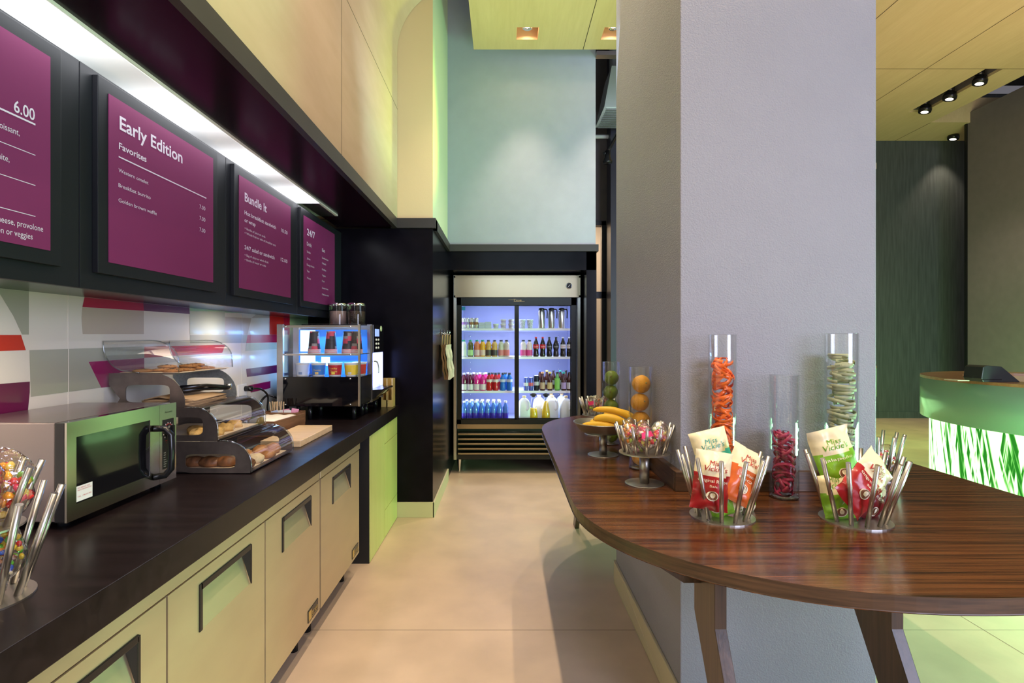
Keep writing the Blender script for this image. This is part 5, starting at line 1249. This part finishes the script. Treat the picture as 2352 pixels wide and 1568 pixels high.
def belts(c, r, z0, z1, n, m_, label, tilt=0.35, w=.0085):
    mb = MB((*c, z0)); mb_v = 0
    for k_ in range(n):
        zc = z0 + (z1 - z0) * ((k_ + .5) / n) + random.uniform(-.006, .006)
        rad = random.uniform(r * .55, r * .97); ax = random.uniform(0, r - rad); aa = random.uniform(0, 6.28)
        cx, cy = c[0] + ax * math.cos(aa), c[1] + ax * math.sin(aa)
        T = Euler((random.uniform(-tilt, tilt), random.uniform(-tilt, tilt), random.uniform(0, 6.28))).to_matrix()
        arcl = random.uniform(4.2, 6.1); ns = 22; vs_ = []
        for q in range(ns + 1):
            a = arcl * q / ns
            for s_ in (-1, 1):
                for th in (0, .0016):
                    rr = (rad - th) * (1 - .08 * math.sin(a * 2 + k_))
                    p = T @ Vector((rr * math.cos(a), rr * math.sin(a), s_ * w / 2))
                    d = math.hypot(p.x + cx - c[0], p.y + cy - c[1])
                    f_ = min(1, (r - .001) / max(d, 1e-6)) if d > r - .001 else 1
                    vs_.append(((p.x + cx - c[0]) * f_ + c[0], (p.y + cy - c[1]) * f_ + c[1], min(z1, max(z0, p.z + zc))))
        fs_ = []
        for q in range(ns):
            a = q * 4; b_ = a + 4
            fs_ += [(a, a + 2, b_ + 2, b_), (a + 1, b_ + 1, b_ + 3, a + 3), (a, b_, b_ + 1, a + 1), (a + 2, a + 3, b_ + 3, b_ + 2)]
        mb.add(vs_, fs_, 0, True)
    o = mb.build('candy_belts', m_, fix=False); tag(o, label, 'candy', None, 'stuff')
belts(c1, .0425, TZ + .013, TZ + .505, 64, colmat('orange_candy', (0.95, 0.16, 0.015), 0.3, coat=.3), 'coiled bright orange candy belts filling a glass cylinder', .75, .012)
belts(c2, .0425, TZ + .013, TZ + .24, 34, colmat('magenta_candy', (0.45, 0.015, 0.10), 0.3, coat=.3), 'tangled magenta candy belts in the shorter cylinder', .8, .011)
belts(c3, .0475, TZ + .013, TZ + .52, 60, colmat('pale_green_candy', (0.42, 0.44, 0.28), 0.5), 'loosely coiled pale green candy belts in a glass cylinder', .25, .012)

# ------------------------------------------------------------------ bananas
ban = colmat('banana_skin', (0.85, 0.50, 0.04), 0.45, var=.08, scale=(20, 20, 20)); bend = colmat('banana_tip', (.12, .08, .03), .8)
def banana(p0, p1, sag, lab, r=.0175):
    p0, p1 = Vector(p0), Vector(p1); mid = (p0 + p1) / 2
    t = thing('banana', lab, 'banana', mid, 'bananas in the steel dish')
    n = 16; pts = []; rs = []
    for i in range(n + 1):
        u = i / n; p = p0.lerp(p1, u); b_ = 4 * u * (1 - u)
        pts.append(p + Vector(sag) * b_); rs.append(r * (0.30 + .70 * min(1, math.sin(PI * min(1, max(0, u * 1.02 + .02))) ** .45 if 0 < u < 1 else .1)))
    rs[0] = r * .3; rs[-1] = r * .28
    MB(mid).tube(pts, rs, 10).build('skin', ban, t)
    d = (pts[-1] - pts[-2]).normalized(); MB(mid).tube([pts[-1], pts[-1] + d * .018], [r * .27, r * .3], 6).build('stem', bend, t)
    d = (pts[0] - pts[1]).normalized(); MB(mid).tube([pts[0], pts[0] + d * .004], [r * .28, r * .15], 6).build('tip', bend, t)
bx, by = pdB
banana((bx - .114, by - .05, 1.032), (bx + .085, by - .095, 1.02), (0, -.01, .016), 'lowest banana at the front left of the dish')
banana((bx - .055, by - .06, 1.066), (bx + .115, by - .105, 1.032), (0, -.01, .024), 'plump banana lying across the front of the dish', .0205)
banana((bx - .05, by - .01, 1.105), (bx + .135, by - .05, 1.052), (.02, -.01, .022), 'topmost banana sloping down to the right')
banana((bx + .01, by + .04, 1.07), (bx + .165, by - .0, 1.062), (0, 0, .022), 'banana at the back right of the dish')
banana((bx - .06, by + .04, 1.03), (bx + .10, by + .02, 1.03), (0, .02, .016), 'banana underneath at the back of the dish')

# ------------------------------------------------------------------ chip bags
def crumple(x, y, s): return noise.noise(Vector((x * 24 + s, y * 24, s * 3.1))) * .011 + abs(noise.noise(Vector((x * 50 + s, y * 45, s)))) * .005
def chip_bag(loc, rot, main, lab, seed, w=.115, h_=.165, flavor=None, cream='bag_cream', brand='bag_brand_red', oval=True, thick=.02, cat='chip bag', fold=0.0):
    t = thing('chip_bag', lab, cat, loc, 'bags in the steel rod baskets')
    t.rotation_euler = rot; w *= 1.12; h_ *= 1.08; thick *= 1.25
    nx, ny = 18, 26
    def f(u, v):   # u,v in -1..1
        return thick * max(0, 1 - abs(u) ** 2.4) ** .75 * max(0, 1 - abs(v) ** 4) ** .8
    def P(x, y, side=1, eps=0):
        u, v = x / (w / 2), y / (h_ / 2)
        e = 1 - .05 * max(0, 1 - abs(v) ** 6) * 1.0
        zz = f(u, v) * side + crumple(x, y, seed) * (1 if side > 0 else .8)
        if v > .55: zz += fold * (v - .55) ** 2
        return Vector((x * e, y, zz + eps * side))
    mb = MB(); vs_ = []; mis = []
    for side in (1, -1):
        for j in range(ny + 1):
            for i in range(nx + 1):
                vs_.append(P(-w / 2 + w * i / nx, -h_ / 2 + h_ * j / ny, side))
    fs_ = []
    N = (nx + 1) * (ny + 1)
    for side in (0, 1):
        for j in range(ny):
            for i in range(nx):
                a = side * N + j * (nx + 1) + i
                fs_.append((a, a + 1, a + nx + 2, a + nx + 1) if side == 0 else (a, a + nx + 1, a + nx + 2, a + 1))
                v = -1 + 2 * (j + .5) / ny; u = -1 + 2 * (i + .5) / nx
                edge = .28 - .16 * (1 - u * u) 
                mis.append(1 if v > edge else 0)
    mb.add(vs_, fs_, 0, True); mb.m = mis
    mb.build('bag', [colmat('bag_' + main[0], main[1], .28, coat=.25), colmat(cream, (0.78, 0.68, 0.45), .3)], t, fix=False)
    def pt(st, yc, width, cap, m_, nm, slant=0.0, arch=0):
        m = MB(); put_text(m, st, lambda u, v: P(-width / 2 + u + v * slant, yc + v + u * arch, 1, .0022), width, cap)
        m.build(nm, m_, t, fix=False)
    bm_ = colmat(brand, (0.40, 0.01, 0.015) if 'red' in brand else ((0.02, 0.30, 0.27) if 'teal' in brand else (.10, .33, .01)), .5)
    pt("Miss", .048, w * .33, .016, bm_, 'brand_lettering', .25)
    pt("Vickie's", .030, w * .66, .018, bm_, 'brand_lettering', .25)
    if flavor:
        for q, (st, ww) in enumerate(flavor): pt(st, -.004 - q * .015, w * ww, .010 if q == 0 else .007, colmat('bag_print', (.85, .78, .6), .5), 'flavour_lettering')
    if oval:
        m = MB(); n = 20
        for r_, mi in ((1.0, 0), (.82, 1)):
            m.add([P(.0 + .019 * r_ * math.cos(2 * PI * k_ / n), -.045 + .015 * r_ * math.sin(2 * PI * k_ / n), 1, .003 + .0008 * mi) for k_ in range(n)], [tuple(range(n))], mi)
        m.add([P(.0 + .008 * math.cos(2 * PI * k_ / n), -.043 + .008 * math.sin(2 * PI * k_ / n), 1, .0046) for k_ in range(n)], [tuple(range(n))], 0)
        m.build('oval_emblem', [colmat('bag_print', (.85, .78, .6), .5), colmat('emblem_brown', (.22, .09, .05), .5)], t, fix=False)
    return t
RED = ('red', (0.36, 0.012, 0.015)); ORG = ('bbq', (0.62, 0.12, 0.02)); GRN = ('green', (0.22, 0.48, 0.03)); TEAL = ('teal', (0.04, 0.45, 0.42)); DRED = ('maroon', (0.16, 0.008, 0.015))
d2 = math.radians
def bag_at(px, py, Y): return (wx(px, Y), Y, wz(py, Y))
# left basket
chip_bag(bag_at(1640, 1050, 1.79), (d2(80), d2(-14), d2(-4)), TEAL, 'chip bag with cream top and teal lettering, tallest at the back of the left basket', 3.1, .11, .17, None, 'bag_white', 'bag_brand_teal')
chip_bag(bag_at(1634, 1103, 1.705), (d2(82), d2(8), d2(-6)), RED, 'dark red Original Recipe chip bag at the front of the left basket', 1.2, .105, .17, [('Original Recipe', .82), ('Salt', .2)])
chip_bag(bag_at(1703, 1090, 1.735), (d2(78), d2(28), d2(14)), ORG, 'orange BBQ chip bag leaning right in the left basket', 5.4, .11, .17, [('Smokehouse', .55), ('BBQ', .5)])
chip_bag(bag_at(1665, 1150, 1.745), (d2(80), d2(70), d2(0)), GRN, 'crumpled green chip bag low in the left basket, under the red one', 7.7, .085, .11, None, 'bag_white', 'bag_brand_green', thick=.018)
chip_bag(bag_at(1715, 1145, 1.80), (d2(85), d2(-160), d2(30)), GRN, 'green and cream chip bag upside down at the right of the left basket', 9.7, .085, .12, None, 'bag_cream', 'bag_brand_green', thick=.016)
# right basket
chip_bag(bag_at(1918, 1052, 1.745), (d2(80), d2(-14), d2(-2)), GRN, 'green Jalapeño chip bag standing tall in the right basket', 2.3, .12, .18, [('Jalapeño', .72)], 'bag_cream', 'bag_brand_green', fold=.05)
chip_bag(bag_at(1985, 1108, 1.665), (d2(80), d2(52), d2(8)), RED, 'red Original Recipe chip bag leaning right across the right basket', 4.9, .12, .18, [('Original Recipe', .8), ('Salt', .2)])
chip_bag(bag_at(2000, 1140, 1.735), (d2(85), d2(25), d2(20)), DRED, 'maroon chip bag low at the right of the right basket', 6.2, .095, .14, [('Original', .6)], thick=.018)
chip_bag(bag_at(1920, 1140, 1.715), (d2(84), d2(-10), d2(-10)), GRN, 'green chip bag low at the left of the right basket', 8.8, .085, .13, None, 'bag_cream', 'bag_brand_green', thick=.016)
chip_bag(bag_at(1965, 1130, 1.79), (d2(84), d2(60), d2(-20)), GRN, 'green chip bag wedged behind the others in the right basket', 11.8, .085, .12, None, 'bag_cream', 'bag_brand_green', thick=.016)

# ------------------------------------------------------------------ candy bags
SW = [colmat('sweet_%d' % i, c, .3, coat=.4) for i, c in enumerate([(.75, .28, .05), (.7, .05, .08), (.75, .6, .15), (.72, .25, .35), (.35, .5, .06), (.75, .68, .6)])]
MMS = [colmat('button_%d' % i, c, .2, coat=.5) for i, c in enumerate([(.55, .01, .02), (.02, .08, .5), (.12, .5, .02), (.8, .55, .03), (.75, .2, .02), (.14, .05, .03)])]
GUM = [colmat('gummy_%d' % i, c, .2, coat=.6) for i, c in enumerate([(.7, .02, .02), (.85, .35, .02), (.75, .03, .12), (.15, .45, .03), (.85, .6, .1), (.6, .02, .02)])]
def candy_bag(loc, rx, ry, rz, rot, palette, label, n, size=.008, flag=None, grp_='cellophane candy bags', seed=0):
    rnd = random.Random(seed + int(loc[0] * 1000))
    t = thing('candy_bag', label, 'candy bag', loc, grp_); t.rotation_euler = rot
    m = MB()
    seg, rings = 18, 12
    vs_ = []; fs_ = []
    for i in range(rings + 1):
        th = PI * i / rings
        for k_ in range(seg):
            a = 2 * PI * k_ / seg; d = Vector((math.sin(th) * math.cos(a), math.sin(th) * math.sin(a), math.cos(th)))
            q = 1.1 + .16 * noise.noise(d * 2.3 + Vector((seed, 0, 0)))
            top = 1 + (.45 if d.z > .3 else 0) * (d.z - .3)
            vs_.append((d.x * rx * q * (1.0 if d.z < .5 else 1.15), d.y * ry * q * (1.0 if d.z < .5 else .8), d.z * rz * q * top))
    for i in range(rings):
        for k_ in range(seg): fs_.append((i * seg + k_, (i + 1) * seg + k_, (i + 1) * seg + (k_ + 1) % seg, i * seg + (k_ + 1) % seg))
    m.add(vs_, fs_, 0, True); m.build('wrapper', 'cello', t, fix=False)
    m = MB()
    for _ in range(n):
        while True:
            p = Vector((rnd.uniform(-1, 1), rnd.uniform(-1, 1), rnd.uniform(-1, .85)))
            if p.length < .95: break
        s_ = size * rnd.uniform(.8, 1.15)
        R = Euler((rnd.uniform(0, 3), rnd.uniform(0, 3), 0)).to_matrix()
        m.blob((p.x * rx * .95, p.y * ry * .95, p.z * rz * .95), s_, s_, s_ * .65, rnd.randrange(len(palette)), 8, 5, rot=R)
    o = m.build('candies', palette, t, fix=False); o['kind'] = 'stuff'
    if flag:
        m = MB(); m.quad((-rx * .7, -ry * 1.12, rz * .25), (rx * .7, -ry * 1.12, rz * .25), (rx * .55, -ry * .9, rz * .75), (-rx * .55, -ry * .9, rz * .75)); m.build('paper_label', colmat('flag_pink', (.75, .03, .18), .5), t, fix=False)
    return t
for i, (dx, dy, dz, lb, fl) in enumerate([(-.062, -.02, .075, 'leftmost, pale wrapper rising over the rods', None), (-.005, -.045, .06, 'front middle with pink label', 1), (.045, -.03, .062, 'front right of middle', None), (.068, .02, .055, 'right side', None), (0, .05, .06, 'back of the basket', 1), (-.03, -.01, .035, 'low in the front left', None)]):
    candy_bag((pdA[0] + dx, pdA[1] + dy, 1.006 + dz), .034, .026, .042, (random.uniform(-.2, .2), random.uniform(-.3, .3), random.uniform(-.4, .4)), SW, 'bag of fruit sweets before the oranges, ' + lb, 60, .0095, fl, 'fruit sweet bags', i)
for i, (dx, dy, dz, lb, fl) in enumerate([(-.035, -.03, .055, 'left one with pink label', 1), (.035, -.03, .055, 'right one', None), (0, .035, .055, 'rear one', None)]):
    candy_bag((pdC[0] + dx, pdC[1] + dy, .999 + dz), .034, .026, .042, (0, random.uniform(-.3, .3), 0), SW, 'clear sweet bag on the far pedestal behind the bananas, ' + lb, 36, .0095, fl, 'sweet bags on the far pedestal', 20 + i)
for i, (dx, dy, dz, lb) in enumerate([(-.045, -.01, .09, 'left one nearest the pillar'), (.03, -.03, .065, 'front right one'), (.0, .04, .07, 'rear one')]):
    candy_bag((bkB[0] + dx, bkB[1] + dy, TZ + .004 + dz), .04, .03, .055, (0, random.uniform(-.2, .2), 0), SW, 'clear sweet bag in the basket at the pillar corner, ' + lb, 60, .008, None, 'sweet bags at the pillar corner', 30 + i)
lz0 = CZ + .004
for i, (dx, dy, dz, lb) in enumerate([(.045, -.01, .05, 'low at the right'), (.02, -.055, .05, 'low at the front'), (.06, .03, .085, 'highest at the right, under the upper disc'), (-.05, -.02, .05, 'low at the left'), (-.01, .055, .05, 'low at the back')]):
    candy_bag((LS_[0] + dx * .75, LS_[1] + dy * .75, lz0 + dz), .034, .03, .048, (0, random.uniform(-.2, .2), random.uniform(-.3, .3)), MMS, 'bag of candy buttons on the left stand, ' + lb, 60, .0078, None, 'candy button bags on the left stand', 40 + i)
for i, (dx, dy, dz, lb, fl) in enumerate([(.012, -.02, .07, 'in front with pink label', 1), (-.03, .02, .07, 'behind it', None), (.03, .03, .065, 'at the right rear', None)]):
    candy_bag((LS_[0] + dx, LS_[1] + dy, 1.07 + dz), .05, .03, .06, (0, 0, random.uniform(.4, .9)), GUM, 'gummy candy bag on the upper left tier, ' + lb, 60, .0105, fl, 'gummy bags on the upper tier', 50 + i)

# ================================================================== RECEPTION DESK
dc = (5.1, 4.65); og = (5.1, 4.65, 0)
t = thing('reception_desk', 'curved reception desk with frosted green band over a glowing grass panel', 'reception desk', og)
def ell(rx, ry, n=96, a0=0, a1=2 * PI): return [(dc[0] + rx * math.cos(a0 + (a1 - a0) * i / n), dc[1] + ry * math.sin(a0 + (a1 - a0) * i / n)) for i in range(n + 1)]
def ringstrip(rx, ry, z0, z1, nm, m_, flip=False, n=96, **k):
    p = ell(rx, ry, n); return MB(og).strip(p, 'z', z0, z1).build(nm, m_, t, **k)
ringstrip(1.1, 1.35, .70, 1.075, 'frosted_band', 'frost', solid=.012, fix=False)
def annulus(r0, r1, z0, z1, nm, m_):
    a = ell(*r0); b = ell(*r1); n = len(a); m = MB(og)
    vs_ = [(x, y, z0) for x, y in a] + [(x, y, z0) for x, y in b] + [(x, y, z1) for x, y in a] + [(x, y, z1) for x, y in b]
    fs_ = []
    for i in range(n - 1):
        fs_ += [(i, i + 1, n + i + 1, n + i), (2 * n + i, 3 * n + i, 3 * n + i + 1, 2 * n + i + 1), (i, 2 * n + i, 2 * n + i + 1, i + 1), (n + i, n + i + 1, 3 * n + i + 1, 3 * n + i)]
    m.add(vs_, fs_); return m.build(nm, m_, t)
annulus((1.105, 1.355), (.78, 1.0), 1.075, 1.10, 'wood_top', wood('desk_wood', (.42, .2, .08), (.6, .34, .16), (1.5, 25, 25), .3, .3))
annulus((1.05, 1.30), (.80, 1.02), .72, .74, 'underside', 'white')
annulus((.80, 1.02), (.785, 1.0), .0, 1.075, 'inner_wall', 'tan')
m, nt, b = _new('glowing_grass')
nt.nodes.clear()
out = nt.nodes.new('ShaderNodeOutputMaterial'); em = nt.nodes.new('ShaderNodeEmission'); nt.links.new(em.outputs[0], out.inputs[0])
tc = nt.nodes.new('ShaderNodeTexCoord'); sp = nt.nodes.new('ShaderNodeSeparateXYZ'); nt.links.new(tc.outputs['Object'], sp.inputs[0])
ar = nt.nodes.new('ShaderNodeMath'); ar.operation = 'ARCTAN2'; nt.links.new(sp.outputs['Y'], ar.inputs[0]); nt.links.new(sp.outputs['X'], ar.inputs[1])
ra = nt.nodes.new('ShaderNodeMath'); ra.operation = 'MULTIPLY'; ra.inputs[1].default_value = 1.2; nt.links.new(ar.outputs[0], ra.inputs[0])
prev = None
for k_, (sc_, sk, off) in enumerate([(26, .10, 0), (38, -.16, 5), (20, .28, 11)]):
    cb = nt.nodes.new('ShaderNodeCombineXYZ')
    s1 = nt.nodes.new('ShaderNodeMath'); s1.operation = 'MULTIPLY_ADD'; s1.inputs[1].default_value = sk; nt.links.new(sp.outputs['Z'], s1.inputs[0]); nt.links.new(ra.outputs[0], s1.inputs[2])
    s2 = nt.nodes.new('ShaderNodeMath'); s2.operation = 'MULTIPLY'; s2.inputs[1].default_value = sc_; nt.links.new(s1.outputs[0], s2.inputs[0])
    s3 = nt.nodes.new('ShaderNodeMath'); s3.operation = 'MULTIPLY_ADD'; s3.inputs[1].default_value = .9; s3.inputs[2].default_value = off; nt.links.new(sp.outputs['Z'], s3.inputs[0])
    nt.links.new(s2.outputs[0], cb.inputs['X']); nt.links.new(s3.outputs[0], cb.inputs['Y'])
    n_ = nt.nodes.new('ShaderNodeTexNoise'); n_.inputs['Scale'].default_value = 1; n_.inputs['Detail'].default_value = 1.5; nt.links.new(cb.outputs[0], n_.inputs['Vector'])
    r = nt.nodes.new('ShaderNodeMapRange'); r.inputs['From Min'].default_value = .42; r.inputs['From Max'].default_value = .56; nt.links.new(n_.outputs['Fac'], r.inputs['Value'])
    if prev is None: prev = r.outputs[0]
    else:
        mm_ = nt.nodes.new('ShaderNodeMath'); mm_.operation = 'MULTIPLY' if k_ == 1 else 'MAXIMUM'; nt.links.new(prev, mm_.inputs[0]); nt.links.new(r.outputs[0], mm_.inputs[1]); prev = mm_.outputs[0]
rp = nt.nodes.new('ShaderNodeValToRGB'); e = rp.color_ramp.elements
e[0].color = (.01, .10, .008, 1); e[1].color = (.50, 1, .40, 1); e[1].position = .6
x_ = rp.color_ramp.elements.new(.25); x_.color = (.08, .30, .05, 1)
nt.links.new(prev, rp.inputs['Fac']); nt.links.new(rp.outputs[0], em.inputs[0]); em.inputs[1].default_value = 2.8
ringstrip(1.03, 1.28, .0, .72, 'glowing_panel', m, fix=False)
DK = t
t2 = copy_tree(DK); t2.location = (4.2, 7.9, 0); t2.scale = (.9, .82, 1)
t2['label'] = 'second curved reception desk behind the grey pillar, seen only as a green reflection'
# card terminal on the desk, papers
og5 = (wx(2275, 4.55), 4.55, 1.10)
t = thing('payment_terminal', 'dark grey payment terminal resting on the curved desk', 'payment terminal', og5)
m = MB(og5); x, y = og5[0], og5[1]
tx0 = x - .14
m.prism([(tx0, 1.10), (tx0 - .015, 1.13), (tx0 + .0, 1.225), (tx0 + .03, 1.238), (tx0 + .15, 1.23), (tx0 + .17, 1.215), (tx0 + .31, 1.10)], 'y', y - .09, y + .09)
m.build('body', colmat('terminal_grey', (.035, .04, .045), .3), t, bevel=.006)
m = MB(og5).quad((tx0 + .172, y - .075, 1.2155), (tx0 + .30, y - .075, 1.11), (tx0 + .30, y + .075, 1.11), (tx0 + .172, y + .075, 1.2155)); m.build('screen', colmat('terminal_screen', (.06, .07, .10), .12), t, fix=False)
m = MB(og5).box(tx0 - .012, tx0 + .15, y - .0925, y - .088, 1.118, 1.124); m.build('paper_slot', 'black', t)
o = MB((x, y, 1.1)).box(tx0 - .12, tx0 - .02, y + .02, y + .16, 1.1005, 1.108).build('notepad', 'creampaper'); tag(o, 'small cream paper pad beside the payment terminal', 'notepad')

# ================================================================== CAMERA, LIGHT
cam = bpy.data.cameras.new('camera'); co = bpy.data.objects.new('camera', cam); C.objects.link(co)
cam.sensor_width = 36; cam.lens = F / 2352 * 36; co.location = (0, 0, H); co.rotation_euler = (PI / 2, 0, 0)
cam.shift_x = 19 / 2352; cam.shift_y = -4 / 2352; cam.clip_start = 0.02
bpy.context.scene.camera = co
def area(name, loc, target, sx, sy, e, col):
    l = bpy.data.lights.new(name, 'AREA'); l.shape = 'RECTANGLE'; l.size = sx; l.size_y = sy; l.energy = e; l.color = col
    o = bpy.data.objects.new(name, l); C.objects.link(o); o.location = loc
    d = Vector(target) - Vector(loc); o.rotation_euler = d.to_track_quat('-Z', 'Y').to_euler(); return o
def spot(name, loc, target, ang, e, col, soft=.15):
    l = bpy.data.lights.new(name, 'SPOT'); l.energy = e; l.color = col; l.spot_size = math.radians(ang); l.spot_blend = 1; l.shadow_soft_size = soft
    o = bpy.data.objects.new(name, l); C.objects.link(o); o.location = loc; o.rotation_euler = (Vector(target) - Vector(loc)).to_track_quat('-Z', 'Y').to_euler(); return o
area('window_daylight', (4.6, -3.8, 2.6), (1.1, 2, 1.5), 3.4, 3.0, 420, (0.70, 0.75, 1.0))
spot('bulkhead_bounce_fill', (0.7, 0.6, 2.0), (-0.87, 2.3, 3.2), 75, 60, (1.0, 0.74, 0.55))  # added fill standing in for warm bounce on the maple, no fixture there
area('lobby_green_glow', (4.2, 2.2, 0.45), (2.0, 2.6, 0.0), 1.8, 0.6, 200, (0.38, 1.0, 0.50))
spot('green_uplight', (0.55, 5.25, 2.55), (-0.87, 3.6, 3.5), 54, 400, (0.66, 1.0, 0.03))
spot('green_ceiling_uplight', (0.3, 4.5, 2.3), (0.35, 4.75, 4.35), 75, 60, (0.80, 1.0, 0.15))
spot('green_edge_light', (0.5, 3.4, 2.6), (-0.58, 5.2, 3.6), 50, 25, (0.6, 1.0, 0.45))
area('teal_wash', (0.3, 3.3, 2.6), (0.2, 5.58, 3.3), 1.4, 1.4, 17, (0.6, 0.80, 1.0))
spot('duct_fill', (1.25, 6.2, 3.2), (1.6, 7.4, 4.6), 50, 70, (.85, .95, 1))  # added unseen fill that brightens the air duct
area('desk_back_glow', (6.4, 6.3, 0.25), (7.9, 8.4, 0.9), 1.2, .5, 60, (.45, 1.0, .35))
spot('lobby_floor_glow', (5.6, 7.6, 5.0), (5.3, 8.0, 0), 70, 330, (.75, 1.0, .2))
area('gallery_light', (1.0, 10.0, 3.9), (1.2, 10.2, 0), 2.0, 1.0, 90, (1, 0.86, 0.7))
area('lobby_ceiling_bounce', (5.5, 5.5, 2.6), (5.5, 6.2, 5.1), 2.5, 2.5, 60, (1.0, 0.80, 0.50))
for yy, e_ in ((0.6, 4), (1.35, 6), (2.95, 2.2), (4.0, 1.2)):
    spot('undercabinet_light', (-1.40, yy, 1.605), (-1.60, yy, 1.25), 150, e_ * 5.5, (1, .82, .62), .12)
w = bpy.data.worlds.new('world'); bpy.context.scene.world = w; w.use_nodes = True
w.node_tree.nodes['Background'].inputs[0].default_value = (0.62, 0.60, 0.68, 1); w.node_tree.nodes['Background'].inputs[1].default_value = 0.22
vs = bpy.context.scene.view_settings
vs.view_transform = 'Standard'; vs.look = 'None'; vs.gamma = 1.0; vs.exposure = 0.0; vs.use_curve_mapping = False
